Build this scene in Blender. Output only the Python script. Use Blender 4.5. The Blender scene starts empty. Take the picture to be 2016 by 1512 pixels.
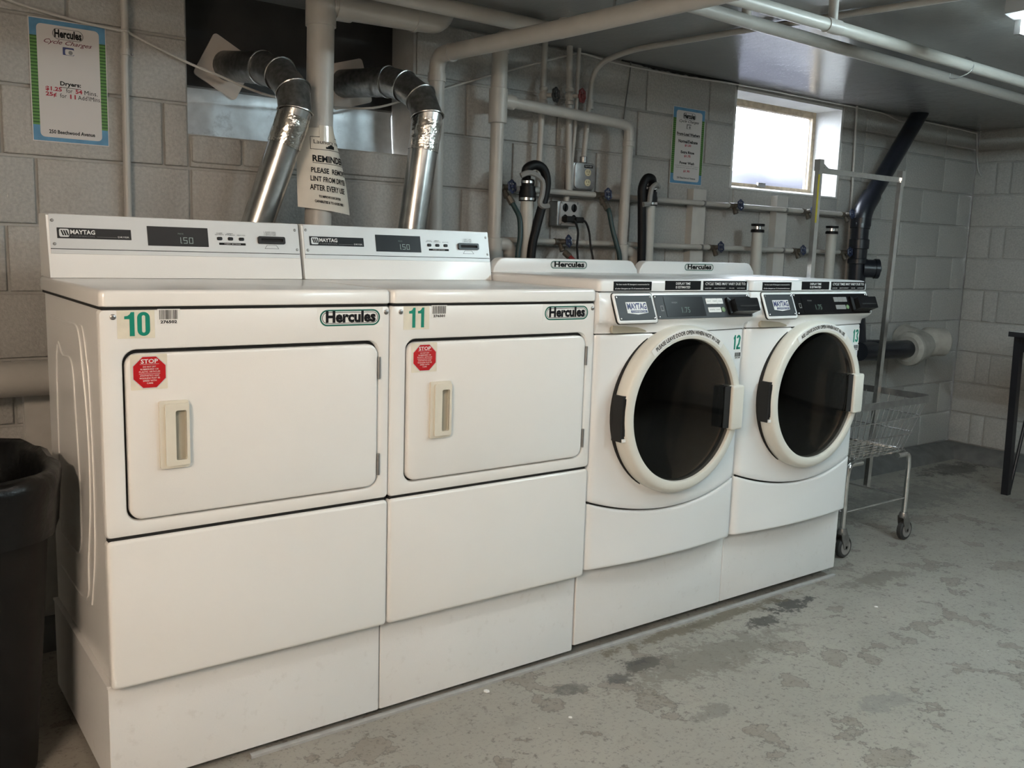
import bpy, bmesh, math, random
from mathutils import Vector, Matrix

random.seed(7)
scene = bpy.context.scene
COL = scene.collection

# ------------------------------------------------------------------ camera
YAW, PITCH, ROLL = -0.6389, -0.1486, -0.0319
RM = Matrix.Rotation(YAW, 3, 'Z') @ Matrix.Rotation(PITCH, 3, 'X') @ Matrix.Rotation(ROLL, 3, 'Y')
cam_data = bpy.data.cameras.new('camera')
cam = bpy.data.objects.new('camera', cam_data)
COL.objects.link(cam)
_r, _f, _u = RM.col[0], RM.col[1], RM.col[2]
MW = Matrix(((_r[0], _u[0], -_f[0], -0.4412), (_r[1], _u[1], -_f[1], -3.1137), (_r[2], _u[2], -_f[2], 1.2878), (0, 0, 0, 1)))
cam.matrix_world = MW
cam_data.sensor_fit = 'HORIZONTAL'
cam_data.sensor_width = 36.0
cam_data.lens = 36.0 * 1800.0 / 2016.0
cam_data.clip_start = 0.05
scene.camera = cam

# ------------------------------------------------------------------ world, exposure
world = bpy.data.worlds.new('overcast_sky')
scene.world = world
world.use_nodes = True
bg = world.node_tree.nodes['Background']
bg.inputs[0].default_value = (0.86, 0.93, 1.0, 1)
bg.inputs[1].default_value = SKY = 8.0
vs = scene.view_settings
vs.view_transform = 'Standard'
vs.look = 'None'
vs.exposure = 1.4
vs.gamma = 1.0
vs.use_curve_mapping = False
COOL_TUBE = (0.76, 0.95, 1.0)
COOL_POWER = 50.0
COOL_POWER_ADDED = 84.0
WARM_TUBE = (1.0, 0.785, 0.60)
WARM_POWER = 178.0
MID_TUBE = (1.0, 0.90, 0.80)
MID_POWER = 10.5

# ------------------------------------------------------------------ materials
def mat(name, col, rough=0.5, metal=0.0, vary=0.0, vscale=6.0, bump=0.0, bscale=60.0, coat=0.0, emit=None, estr=0.0, dirt=None, dscale=3.0, damount=0.0, spec=0.5):
    m = bpy.data.materials.new(name)
    m.use_nodes = True
    nt = m.node_tree
    n, l = nt.nodes, nt.links
    b = n['Principled BSDF']
    b.inputs['Base Color'].default_value = (*col, 1)
    b.inputs['Roughness'].default_value = rough
    b.inputs['Metallic'].default_value = metal
    b.inputs['Specular IOR Level'].default_value = spec
    if coat:
        b.inputs['Coat Weight'].default_value = coat
        b.inputs['Coat Roughness'].default_value = 0.12
    if emit:
        b.inputs['Emission Color'].default_value = (*emit, 1)
        b.inputs['Emission Strength'].default_value = estr
    pos = None
    if vary or bump or damount:
        pos = n.new('ShaderNodeNewGeometry').outputs['Position']
    last = None
    if vary:
        t = n.new('ShaderNodeTexNoise'); t.inputs['Scale'].default_value = vscale; t.inputs['Detail'].default_value = 5
        l.new(pos, t.inputs['Vector'])
        r = n.new('ShaderNodeMapRange'); r.inputs[1].default_value = 0.3; r.inputs[2].default_value = 0.7
        r.inputs[3].default_value = 1 - vary; r.inputs[4].default_value = 1 + vary
        l.new(t.outputs[0], r.inputs[0])
        mx = n.new('ShaderNodeVectorMath'); mx.operation = 'SCALE'; mx.inputs[0].default_value = col
        l.new(r.outputs[0], mx.inputs['Scale'])
        last = mx.outputs[0]
    if damount:
        t = n.new('ShaderNodeTexNoise'); t.inputs['Scale'].default_value = dscale; t.inputs['Detail'].default_value = 8; t.inputs['Roughness'].default_value = 0.65
        l.new(pos, t.inputs['Vector'])
        r = n.new('ShaderNodeMapRange'); r.inputs[1].default_value = 0.58; r.inputs[2].default_value = 0.68
        r.inputs[3].default_value = 0; r.inputs[4].default_value = damount
        l.new(t.outputs[0], r.inputs[0])
        mx = n.new('ShaderNodeMix'); mx.data_type = 'RGBA'
        mx.inputs[6].default_value = (*col, 1); mx.inputs[7].default_value = (*dirt, 1)
        if last: l.new(last, mx.inputs[6])
        l.new(r.outputs[0], mx.inputs[0])
        last = mx.outputs[2]
    if last: l.new(last, b.inputs['Base Color'])
    if bump:
        t = n.new('ShaderNodeTexNoise'); t.inputs['Scale'].default_value = bscale; t.inputs['Detail'].default_value = 4
        l.new(pos, t.inputs['Vector'])
        bp = n.new('ShaderNodeBump'); bp.inputs['Strength'].default_value = bump; bp.inputs['Distance'].default_value = 0.004
        l.new(t.outputs[0], bp.inputs['Height']); l.new(bp.outputs[0], b.inputs['Normal'])
    return m

M = {}
M['wall'] = mat('painted_block', (0.385, 0.38, 0.36), 0.55, vary=0.13, vscale=105, bump=0.9, bscale=95, dirt=(0.20, 0.18, 0.16), dscale=9, damount=0.10)
M['mortar'] = mat('painted_mortar', (0.36, 0.355, 0.335), 0.6, vary=0.1, vscale=14, bump=0.5, bscale=90)
M['reveal'] = mat('painted_reveal', (0.62, 0.62, 0.60), 0.6, vary=0.06, vscale=9, bump=0.5, bscale=90)
M['pipe'] = mat('painted_pipe', (0.43, 0.415, 0.385), 0.38, vary=0.05, vscale=12, bump=0.12, bscale=80)
M['pipe_white'] = mat('white_plastic_pipe', (0.47, 0.465, 0.43), 0.4, vary=0.05, vscale=14)
M['batten'] = mat('painted_timber', (0.50, 0.49, 0.46), 0.55, vary=0.06, vscale=18, bump=0.3, bscale=70)
M['enamel'] = mat('white_enamel', (0.80, 0.795, 0.775), 0.28, vary=0.012, vscale=3, bump=0.05, bscale=420, coat=0.25)
M['enamel2'] = mat('cool_white_enamel', (0.80, 0.81, 0.81), 0.28, vary=0.012, vscale=3, bump=0.05, bscale=420, coat=0.25)
M['basewhite'] = mat('white_base_paint', (0.74, 0.74, 0.73), 0.42, vary=0.02, vscale=5, bump=0.06, bscale=300, dirt=(0.45, 0.42, 0.38), dscale=30, damount=0.18)
M['cream'] = mat('cream_plastic', (0.68, 0.65, 0.56), 0.4, vary=0.03, vscale=20)
M['creamshade'] = mat('shaded_cream_plastic', (0.40, 0.375, 0.30), 0.5)  # darker cream, shade inside the door pull and drawer grip put into the colour
M['silver'] = mat('brushed_silver_fascia', (0.56, 0.57, 0.57), 0.40, metal=0.25)
M['black'] = mat('black_gloss_plastic', (0.006, 0.006, 0.007), 0.3, spec=0.22)
M['blackmat'] = mat('black_matt_plastic', (0.010, 0.010, 0.011), 0.6, spec=0.25)
M['charcoal'] = mat('charcoal_plate', (0.050, 0.056, 0.062), 0.5, spec=0.2)
M['ringwhite'] = mat('off_white_ring_plastic', (0.70, 0.685, 0.62), 0.36)
M['glass'] = mat('smoked_door_glass', (0.006, 0.006, 0.007), 0.06)
M['gap'] = mat('dark_gap', (0.010, 0.010, 0.010), 0.8)
M['chrome'] = mat('chrome', (0.80, 0.80, 0.80), 0.18, metal=1.0, vary=0.1, vscale=40)
M['steel'] = mat('dull_steel', (0.34, 0.335, 0.33), 0.38, metal=0.9, vary=0.15, vscale=30)
M['rail'] = mat('grey_floor_rail', (0.36, 0.36, 0.35), 0.5, vary=0.1, vscale=30)
M['galv'] = mat('galvanised_duct', (0.46, 0.46, 0.45), 0.26, metal=1.0, vary=0.18, vscale=22, bump=0.06, bscale=35)
M['galvdark'] = mat('weathered_galvanised_elbow', (0.20, 0.205, 0.20), 0.36, metal=0.85, vary=0.3, vscale=60, bump=0.12, bscale=60)
M['foil'] = mat('foil_tape', (0.62, 0.60, 0.56), 0.15, metal=1.0, bump=0.9, bscale=38)
M['sheet'] = mat('zinc_sheet', (0.74, 0.79, 0.83), 0.42, metal=0.9, vary=0.10, vscale=26, bump=0.1, bscale=8, dirt=(0.03, 0.03, 0.03), dscale=10, damount=0.35)
M['darkboard'] = mat('dark_grey_board', (0.030, 0.030, 0.029), 0.6, vary=0.25, vscale=7, bump=0.3, bscale=30, dirt=(0.015, 0.015, 0.015), dscale=6, damount=0.5)
M['plate'] = mat('pale_vent_plate', (0.60, 0.55, 0.50), 0.5, vary=0.06, vscale=20)
M['paper'] = mat('white_paper', (0.58, 0.56, 0.55), 0.55)
M['oldpaper'] = mat('reminder_paper', (0.66, 0.61, 0.53), 0.6, vary=0.04, vscale=20)
M['aged'] = mat('aged_sticker', (0.70, 0.66, 0.55), 0.5, vary=0.06, vscale=40)
M['whitesticker'] = mat('white_sticker', (0.80, 0.80, 0.78), 0.35)
M['green'] = mat('green_ink', (0.0, 0.215, 0.145), 0.45)
M['teal'] = mat('dark_green_ink', (0.0, 0.11, 0.075), 0.45)
M['ink'] = mat('black_ink', (0.008, 0.008, 0.009), 0.6, spec=0.15)
M['redink'] = mat('red_ink', (0.36, 0.01, 0.03), 0.5)
M['red'] = mat('red_stop_sign', (0.46, 0.004, 0.008), 0.4)
M['whiteink'] = mat('white_ink', (0.75, 0.75, 0.74), 0.5)
M['blueink'] = mat('blue_border_ink', (0.09, 0.25, 0.42), 0.5, vary=0.15, vscale=30)
M['maroon'] = mat('maroon_ink', (0.13, 0.012, 0.03), 0.5)
M['curb'] = mat('dark_painted_footing', (0.13, 0.13, 0.125), 0.6, vary=0.2, vscale=14, bump=0.4, bscale=40)
M['navy'] = mat('navy_ink', (0.03, 0.04, 0.14), 0.5)
M['grey'] = mat('grey_ink', (0.20, 0.20, 0.20), 0.5)
M['digit'] = mat('lit_digit', (0.18, 0.22, 0.20), 0.5, emit=(0.7, 0.95, 0.85), estr=0.07)
M['digitdim'] = mat('dim_digit', (0.10, 0.14, 0.12), 0.5, emit=(0.5, 0.9, 0.7), estr=0.012)
M['bluewheel'] = mat('blue_handwheel', (0.022, 0.032, 0.075), 0.35)
M['blackwheel'] = mat('black_handwheel', (0.02, 0.02, 0.02), 0.45)
M['redwheel'] = mat('red_handwheel', (0.13, 0.02, 0.02), 0.45)
M['brass'] = mat('tarnished_brass', (0.13, 0.115, 0.095), 0.45, metal=0.5, vary=0.3, vscale=60)
M['greenhose'] = mat('dark_green_hose', (0.014, 0.04, 0.042), 0.45)
M['redhose'] = mat('red_hose', (0.22, 0.02, 0.02), 0.45)
M['rubber'] = mat('black_rubber', (0.005, 0.005, 0.006), 0.5, spec=0.25)
M['greyhook'] = mat('grey_hose_hook', (0.24, 0.24, 0.235), 0.5)
M['abs'] = mat('black_drain_plastic', (0.010, 0.012, 0.018), 0.32)
M['plaster'] = mat('painted_plaster_joint', (0.36, 0.345, 0.31), 0.6, vary=0.12, vscale=20, bump=0.9, bscale=45)
M['ivory'] = mat('ivory_socket', (0.58, 0.52, 0.34), 0.45)
M['cable'] = mat('painted_cable', (0.50, 0.49, 0.46), 0.5)
M['greycable'] = mat('dark_cable', (0.14, 0.14, 0.135), 0.6)
M['tablesteel'] = mat('black_powder_coat', (0.010, 0.010, 0.013), 0.4)
M['tabletop'] = mat('pale_laminate', (0.50, 0.50, 0.48), 0.3)
M['bin'] = mat('black_bin_plastic', (0.005, 0.0045, 0.004), 0.55, spec=0.25, bump=0.1, bscale=20)
M['bag'] = mat('black_bin_liner', (0.004, 0.004, 0.004), 0.32, bump=1.0, bscale=20, spec=0.28)
M['tyre'] = mat('dark_rubber_tyre', (0.03, 0.03, 0.03), 0.6)
M['hubgrey'] = mat('grey_wheel_hub', (0.22, 0.21, 0.20), 0.5)
M['yellow'] = mat('yellow_tape', (0.42, 0.36, 0.03), 0.5)
M['woodframe'] = mat('weathered_window_frame', (0.42, 0.34, 0.24), 0.6, vary=0.2, vscale=40)
M['outside'] = mat('pale_outdoor_ground', (0.027, 0.027, 0.036), 0.9, vary=0.2, vscale=4)
M['hedge'] = mat('hazy_outdoor_leaves', (0.30, 0.42, 0.18), 0.9, vary=0.3, vscale=9)
M['fixture'] = mat('white_fixture_enamel', (0.35, 0.35, 0.35), 0.4)
M['cooltube_added'] = mat('added_cool_fluorescent_tube', (0.9, 0.9, 0.9), 0.4, emit=COOL_TUBE, estr=COOL_POWER_ADDED)
M['frontwall'] = mat('dim_painted_wall', (0.30, 0.29, 0.27), 0.6, vary=0.06, vscale=4)
M['midtube'] = mat('neutral_fluorescent_tube', (0.9, 0.9, 0.9), 0.4, emit=MID_TUBE, estr=MID_POWER)
M['cooltube'] = mat('cool_fluorescent_tube', (0.9, 0.9, 0.9), 0.4, emit=COOL_TUBE, estr=COOL_POWER)
M['warmtube'] = mat('warm_fluorescent_tube', (0.9, 0.9, 0.9), 0.4, emit=WARM_TUBE, estr=WARM_POWER)

def pane_material():
    m = bpy.data.materials.new('dusty_window_glass'); m.use_nodes = True
    n, l = m.node_tree.nodes, m.node_tree.links
    b = n['Principled BSDF']
    b.inputs['Base Color'].default_value = (0.95, 0.96, 1.0, 1)
    b.inputs['Roughness'].default_value = 0.08
    b.inputs['Transmission Weight'].default_value = 1.0
    b.inputs['IOR'].default_value = 1.02
    return m
M['pane'] = pane_material()

def smoked_glass():
    m = bpy.data.materials.new('smoked_door_glass'); m.use_nodes = True
    n, l = m.node_tree.nodes, m.node_tree.links
    n.remove(n['Principled BSDF'])
    tr = n.new('ShaderNodeBsdfTransparent'); tr.inputs[0].default_value = (0.30, 0.25, 0.21, 1)
    gl = n.new('ShaderNodeBsdfGlossy'); gl.inputs['Roughness'].default_value = 0.05
    fr = n.new('ShaderNodeFresnel'); fr.inputs[0].default_value = 1.38
    mx = n.new('ShaderNodeMixShader'); l.new(fr.outputs[0], mx.inputs[0]); l.new(tr.outputs[0], mx.inputs[1]); l.new(gl.outputs[0], mx.inputs[2])
    l.new(mx.outputs[0], n['Material Output'].inputs[0])
    return m
M['glass'] = smoked_glass()
M['drum'] = mat('brushed_steel_drum', (0.55, 0.50, 0.46), 0.30, metal=1.0, vary=0.2, vscale=30, bump=0.1, bscale=50)
def stripe_material():
    m = bpy.data.materials.new('green_striped_print'); m.use_nodes = True
    n, l = m.node_tree.nodes, m.node_tree.links
    b = n['Principled BSDF']; b.inputs['Roughness'].default_value = 0.5
    g = n.new('ShaderNodeNewGeometry')
    s = n.new('ShaderNodeSeparateXYZ'); l.new(g.outputs['Position'], s.inputs[0])
    a = n.new('ShaderNodeMath'); a.operation = 'MULTIPLY'; a.inputs[1].default_value = 2 * math.pi / 0.0095; l.new(s.outputs[2], a.inputs[0])
    c = n.new('ShaderNodeMath'); c.operation = 'SINE'; l.new(a.outputs[0], c.inputs[0])
    d = n.new('ShaderNodeMath'); d.operation = 'GREATER_THAN'; d.inputs[1].default_value = -0.1; l.new(c.outputs[0], d.inputs[0])
    x = n.new('ShaderNodeMix'); x.data_type = 'RGBA'
    x.inputs[6].default_value = (0.03, 0.10, 0.02, 1); x.inputs[7].default_value = (0.10, 0.25, 0.05, 1)
    l.new(d.outputs[0], x.inputs[0]); l.new(x.outputs[2], b.inputs['Base Color'])
    return m
M['stripes'] = stripe_material()

def floor_material():
    m = bpy.data.materials.new('worn_painted_concrete'); m.use_nodes = True
    n, l = m.node_tree.nodes, m.node_tree.links
    b = n['Principled BSDF']
    pos = n.new('ShaderNodeNewGeometry').outputs['Position']
    def noise(sc, det=6, ro=0.6):
        t = n.new('ShaderNodeTexNoise'); t.inputs['Scale'].default_value = sc; t.inputs['Detail'].default_value = det; t.inputs['Roughness'].default_value = ro
        l.new(pos, t.inputs['Vector']); return t.outputs[0]
    def rng(v, a, c, lo=0.0, hi=1.0):
        r = n.new('ShaderNodeMapRange'); r.inputs[1].default_value = a; r.inputs[2].default_value = c; r.inputs[3].default_value = lo; r.inputs[4].default_value = hi
        l.new(v, r.inputs[0]); return r.outputs[0]
    def math2(op, a, c):
        r = n.new('ShaderNodeMath'); r.operation = op
        for i, v in enumerate((a, c)):
            if isinstance(v, (int, float)): r.inputs[i].default_value = v
            else: l.new(v, r.inputs[i])
        return r.outputs[0]
    def mixc(f, a, c):
        x = n.new('ShaderNodeMix'); x.data_type = 'RGBA'
        for i, v in ((6, a), (7, c)):
            if isinstance(v, tuple): x.inputs[i].default_value = (*v, 1)
            else: l.new(v, x.inputs[i])
        l.new(f, x.inputs[0]); return x.outputs[2]
    c = mixc(rng(noise(1.3, 3), 0.35, 0.65), (0.29, 0.275, 0.245), (0.345, 0.325, 0.285))
    c = mixc(rng(noise(11, 8, 0.7), 0.54, 0.66, 0, 0.35), c, (0.17, 0.155, 0.135))
    # blistered patches, outlined
    big = noise(5.5, 9, 0.62)
    c = mixc(rng(big, 0.585, 0.60, 0, 0.45), c, (0.20, 0.165, 0.135))
    edge = math2('MULTIPLY', rng(big, 0.578, 0.586), rng(big, 0.602, 0.592))
    c = mixc(math2('MULTIPLY', edge, 0.7), c, (0.12, 0.11, 0.10))
    # small dark specks
    c = mixc(rng(noise(75, 6, 0.7), 0.55, 0.62, 0, 0.42), c, (0.10, 0.092, 0.082))
    c = mixc(rng(noise(32, 8, 0.74), 0.575, 0.62, 0, 0.6), c, (0.09, 0.082, 0.074))
    # dirt and black stains in front of the washers; darker patches towards the far corner
    n1, n2 = noise(13, 6, 0.62), noise(55, 6, 0.72)
    for (sx, sy, rx, ry, amt, col) in ((1.54, -1.19, 0.11, 0.060, 0.92, (0.050, 0.048, 0.047)), (1.40, -1.225, 0.08, 0.05, 0.8, (0.062, 0.062, 0.066)), (1.25, -1.19, 0.09, 0.05, 0.6, (0.09, 0.09, 0.082)),
                                  (2.36, -1.13, 0.18, 0.07, 0.92, (0.050, 0.047, 0.044)), (2.16, -1.18, 0.15, 0.06, 0.85, (0.055, 0.052, 0.048)), (1.95, -1.075, 0.7, 0.045, 0.75, (0.13, 0.11, 0.075)),
                                  (1.75, -1.27, 0.60, 0.16, 0.55, (0.135, 0.120, 0.10)), (1.98, -1.76, 0.16, 0.07, 0.4, (0.15, 0.15, 0.15)), (1.5, -1.52, 0.12, 0.05, 0.5, (0.12, 0.115, 0.105)), (2.9, -1.15, 0.3, 0.10, 0.55, (0.13, 0.115, 0.095)), (5.15, -0.28, 0.5, 0.16, 0.75, (0.06, 0.058, 0.056)), (4.2, -0.5, 0.9, 0.3, 0.5, (0.12, 0.12, 0.115))):
        mp = n.new('ShaderNodeMapping'); mp.vector_type = 'POINT'
        mp.inputs['Location'].default_value = (-sx / rx, -sy / ry, 0); mp.inputs['Scale'].default_value = (1 / rx, 1 / ry, 0)
        l.new(pos, mp.inputs['Vector'])
        ln = n.new('ShaderNodeVectorMath'); ln.operation = 'LENGTH'; l.new(mp.outputs[0], ln.inputs[0])
        f = math2('ADD', rng(ln.outputs['Value'], 0.0, 2.0, 0.26, -0.42), math2('ADD', math2('MULTIPLY', n1, 0.75), math2('MULTIPLY', n2, 0.65)))
        c = mixc(rng(f, 0.72, 0.80, 0, amt), c, col)
    # bright chips where the paint has flaked
    c = mixc(rng(math2('ADD', noise(21, 3, 0.5), rng(noise(1.1, 2), 0.3, 0.7, -0.07, 0.05)), 0.735, 0.75, 0, 0.9), c, (0.52, 0.50, 0.46))
    l.new(c, b.inputs['Base Color'])
    l.new(rng(noise(9, 5), 0.3, 0.7, 0.42, 0.62), b.inputs['Roughness'])
    bp = n.new('ShaderNodeBump'); bp.inputs['Strength'].default_value = 0.35; bp.inputs['Distance'].default_value = 0.004
    l.new(big, bp.inputs['Height']); l.new(bp.outputs[0], b.inputs['Normal'])
    return m
M['floor'] = floor_material()

def ceiling_material():
    m = bpy.data.materials.new('glossy_painted_ceiling'); m.use_nodes = True
    n, l = m.node_tree.nodes, m.node_tree.links
    b = n['Principled BSDF']
    pos = n.new('ShaderNodeNewGeometry').outputs['Position']
    t = n.new('ShaderNodeTexNoise'); t.inputs['Scale'].default_value = 2.5; t.inputs['Detail'].default_value = 6; l.new(pos, t.inputs['Vector'])
    r = n.new('ShaderNodeValToRGB'); r.color_ramp.elements[0].color = (0.22, 0.22, 0.217, 1); r.color_ramp.elements[1].color = (0.26, 0.26, 0.256, 1)
    l.new(t.outputs[0], r.inputs[0]); l.new(r.outputs[0], b.inputs['Base Color'])
    b.inputs['Roughness'].default_value = 0.2
    t1 = n.new('ShaderNodeTexNoise'); t1.inputs['Scale'].default_value = 9; t1.inputs['Detail'].default_value = 7; t1.inputs['Roughness'].default_value = 0.62; l.new(pos, t1.inputs['Vector'])
    bp = n.new('ShaderNodeBump'); bp.inputs['Strength'].default_value = 0.30; bp.inputs['Distance'].default_value = 0.006
    l.new(t1.outputs[0], bp.inputs['Height'])
    t2 = n.new('ShaderNodeTexNoise'); t2.inputs['Scale'].default_value = 70; t2.inputs['Detail'].default_value = 3; l.new(pos, t2.inputs['Vector'])
    b2 = n.new('ShaderNodeBump'); b2.inputs['Strength'].default_value = 0.22; b2.inputs['Distance'].default_value = 0.003
    l.new(t2.outputs[0], b2.inputs['Height']); l.new(bp.outputs[0], b2.inputs['Normal']); l.new(b2.outputs[0], b.inputs['Normal'])
    return m
M['ceiling'] = ceiling_material()

# ------------------------------------------------------------------ mesh helpers
class Fr:
    """A flat frame: P(a, b, d) = origin + a*u + b*v + d*n."""
    def __init__(s, o, u, v, n):
        s.o, s.u, s.v, s.n = Vector(o), Vector(u), Vector(v), Vector(n)
    def P(s, a, b, d=0.0):
        return s.o + s.u * a + s.v * b + s.n * d
def FRONT(y): return Fr((0, y, 0), (1, 0, 0), (0, 0, 1), (0, -1, 0))

class MB:
    def __init__(s): s.v, s.f = [], []
    def add(s, vs, fs):
        k = len(s.v); s.v += [Vector(p) for p in vs]; s.f += [[i + k for i in f] for f in fs]; return s
    def box(s, x0, x1, y0, y1, z0, z1):
        p = [(x, y, z) for x in (x0, x1) for y in (y0, y1) for z in (z0, z1)]
        return s.add(p, [(0, 1, 3, 2), (4, 6, 7, 5), (0, 4, 5, 1), (2, 3, 7, 6), (0, 2, 6, 4), (1, 5, 7, 3)])
    def loft(s, loops, cap0=True, cap1=True, closed=True):
        n = len(loops[0]); k = len(s.v)
        for lp in loops: s.v += [Vector(p) for p in lp]
        for i in range(len(loops) - 1):
            for j in range(n if closed else n - 1):
                a = k + i * n + j; b = k + i * n + (j + 1) % n
                s.f.append([a, b, b + n, a + n])
        if cap0: s.f.append([k + j for j in reversed(range(n))])
        if cap1: s.f.append([k + (len(loops) - 1) * n + j for j in range(n)])
        return s
    def tube(s, pts, r, seg=12, caps=True, closed=False):
        pts = [Vector(p) for p in pts]
        rs = r if isinstance(r, (list, tuple)) else [r] * len(pts)
        n = len(pts); loops = []; up = None
        for i in range(n):
            if closed: d = pts[(i + 1) % n] - pts[i - 1]; ratio = 1
            elif i == 0: d = pts[1] - pts[0]; ratio = 1
            elif i == n - 1: d = pts[-1] - pts[-2]; ratio = 1
            else: d = (pts[i + 1] - pts[i]).normalized() + (pts[i] - pts[i - 1]).normalized()
            d.normalize()
            if up is None:
                up = Vector((0, 0, 1)) if abs(d.z) < 0.9 else Vector((1, 0, 0))
            a = up - d * up.dot(d)
            if a.length < 1e-6: a = Vector((0, 1, 0)) - d * d.y
            a.normalize(); b = d.cross(a); up = a
            mit = 1.0; md = None
            if 0 < i < n - 1 and not closed:
                e = (pts[i] - pts[i - 1]).normalized(); c = max(0.35, e.dot(d))
                if c < 0.9999:
                    mit = 1 / c; md = (e - d * c); md.normalize()
            lp = []
            for j in range(seg):
                t = 2 * math.pi * j / seg
                q = a * math.cos(t) + b * math.sin(t)
                if md is not None: q = q + md * (q.dot(md) * (mit - 1))
                lp.append(pts[i] + q * rs[i])
            loops.append(lp)
        if closed: loops.append(loops[0])
        return s.loft(loops, caps and not closed, caps and not closed)
    def lathe(s, c, axis, prof, seg=32, cap=True):
        """prof: list of (radius, height along axis)."""
        ax = Vector(axis).normalized()
        a = (Vector((0, 0, 1)) if abs(ax.z) < 0.9 else Vector((1, 0, 0))); a = (a - ax * a.dot(ax)).normalized(); b = ax.cross(a)
        c = Vector(c)
        loops = [[c + ax * h + (a * math.cos(2 * math.pi * j / seg) + b * math.sin(2 * math.pi * j / seg)) * r for j in range(seg)] for r, h in prof]
        return s.loft(loops, cap, cap)
    def bar(s, p, q, w, t, up=(0, 0, 1)):
        p, q = Vector(p), Vector(q); d = (q - p).normalized(); up = Vector(up)
        a = (up - d * up.dot(d)).normalized(); b = d.cross(a)
        lp = lambda c: [c + a * (w / 2) * i + b * (t / 2) * j for i, j in ((1, 1), (-1, 1), (-1, -1), (1, -1))]
        return s.loft([lp(p), lp(q)])
    def slab(s, fr, loop2d, d0, d1, e=0.0):
        """loop2d polygon in frame fr, extruded from depth d0 to d1; front edge rounded by e (loop is convex-ish)."""
        if e <= 0:
            return s.loft([[fr.P(a, b, d0) for a, b in loop2d], [fr.P(a, b, d1) for a, b in loop2d]])
        cx = sum(a for a, b in loop2d) / len(loop2d); cz = sum(b for a, b in loop2d) / len(loop2d)
        w = max(a for a, b in loop2d) - min(a for a, b in loop2d); h = max(b for a, b in loop2d) - min(b for a, b in loop2d)
        def ins(k): return [(cx + (a - cx) * (1 - 2 * k / w), cz + (b - cz) * (1 - 2 * k / h)) for a, b in loop2d]
        L = [[fr.P(a, b, d0) for a, b in loop2d]]
        for t in (0, 0.3, 0.6, 1.0):
            an = t * math.pi / 2
            L.append([fr.P(a, b, d1 - e + e * math.sin(an)) for a, b in ins(e * (1 - math.cos(an)))])
        return s.loft(L)
    def ring(s, fr, outer, inner, d0, d1, e=0.0):
        """flat frame between two loops with the same number of points."""
        L = [[fr.P(a, b, d0) for a, b in outer], [fr.P(a, b, d1) for a, b in outer], [fr.P(a, b, d1) for a, b in inner], [fr.P(a, b, d0) for a, b in inner], [fr.P(a, b, d0) for a, b in outer]]
        return s.loft(L, False, False)

def rrect(x0, x1, z0, z1, r, n=6):
    out = []
    for cx, cz, a0 in ((x1 - r, z1 - r, 0), (x0 + r, z1 - r, 90), (x0 + r, z0 + r, 180), (x1 - r, z0 + r, 270)):
        for i in range(n):
            a = math.radians(a0 + 90 * i / (n - 1))
            out.append((cx + r * math.cos(a), cz + r * math.sin(a)))
    return out
def rect(x0, x1, z0, z1): return [(x1, z1), (x0, z1), (x0, z0), (x1, z0)]
def arcpts(c, r, a0, a1, n, ax=(1, 0, 0), bx=(0, 0, 1)):
    c, ax, bx = Vector(c), Vector(ax), Vector(bx)
    return [c + ax * (r * math.cos(math.radians(a0 + (a1 - a0) * i / n))) + bx * (r * math.sin(math.radians(a0 + (a1 - a0) * i / n))) for i in range(n + 1)]
def fillet(pts, r, n=6):
    pts = [Vector(p) for p in pts]; out = [pts[0]]
    for i in range(1, len(pts) - 1):
        a, b, c = pts[i - 1], pts[i], pts[i + 1]
        d0 = (a - b); d1 = (c - b); k = min(r, d0.length * .48, d1.length * .48)
        p, q = b + d0.normalized() * k, b + d1.normalized() * k
        for j in range(n + 1):
            t = j / n; out.append(p * (1 - t) ** 2 + b * 2 * t * (1 - t) + q * t * t)
    out.append(pts[-1]); return out
def spline(pts, n=6):
    pts = [Vector(p) for p in pts]; P = [pts[0] * 2 - pts[1]] + pts + [pts[-1] * 2 - pts[-2]]; out = []
    for i in range(1, len(P) - 2):
        for j in range(n):
            t = j / n
            out.append(0.5 * ((2 * P[i]) + (P[i + 1] - P[i - 1]) * t + (2 * P[i - 1] - 5 * P[i] + 4 * P[i + 1] - P[i + 2]) * t * t + (3 * P[i] - P[i - 1] - 3 * P[i + 1] + P[i + 2]) * t ** 3))
    out.append(pts[-1]); return out

ORG = {}
def thing(name, label, cat, loc=(0, 0, 0), group=None):
    o = bpy.data.objects.new(name, None); COL.objects.link(o)
    o.location = loc; o.empty_display_size = 0.05
    o['label'] = label; o['category'] = cat
    if group: o['group'] = group
    ORG[o.name] = Vector(loc); return o
def make_mesh(name, mb, m, org=Vector((0, 0, 0)), sharp=38, weld=True):
    me = bpy.data.meshes.new(name)
    bm = bmesh.new()
    vs = [bm.verts.new(p - org) for p in mb.v]
    for f in mb.f:
        try: bm.faces.new([vs[i] for i in f])
        except ValueError: pass
    if weld: bmesh.ops.remove_doubles(bm, verts=bm.verts, dist=1e-6)
    bmesh.ops.recalc_face_normals(bm, faces=bm.faces)
    th = math.radians(sharp)
    for f in bm.faces: f.smooth = True
    for e in bm.edges:
        e.smooth = len(e.link_faces) == 2 and e.calc_face_angle(0) < th
    bm.to_mesh(me); bm.free()
    me.materials.append(M[m] if isinstance(m, str) else m)
    return me
def part(name, mb, m, parent=None, label=None, sharp=38):
    org = ORG.get(parent.name, Vector((0, 0, 0))) if parent else Vector((0, 0, 0))
    o = bpy.data.objects.new(name, make_mesh(name, mb, m, org, sharp)); COL.objects.link(o)
    if parent: o.parent = parent; ORG[o.name] = org
    if label: o['label'] = label
    return o
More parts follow.
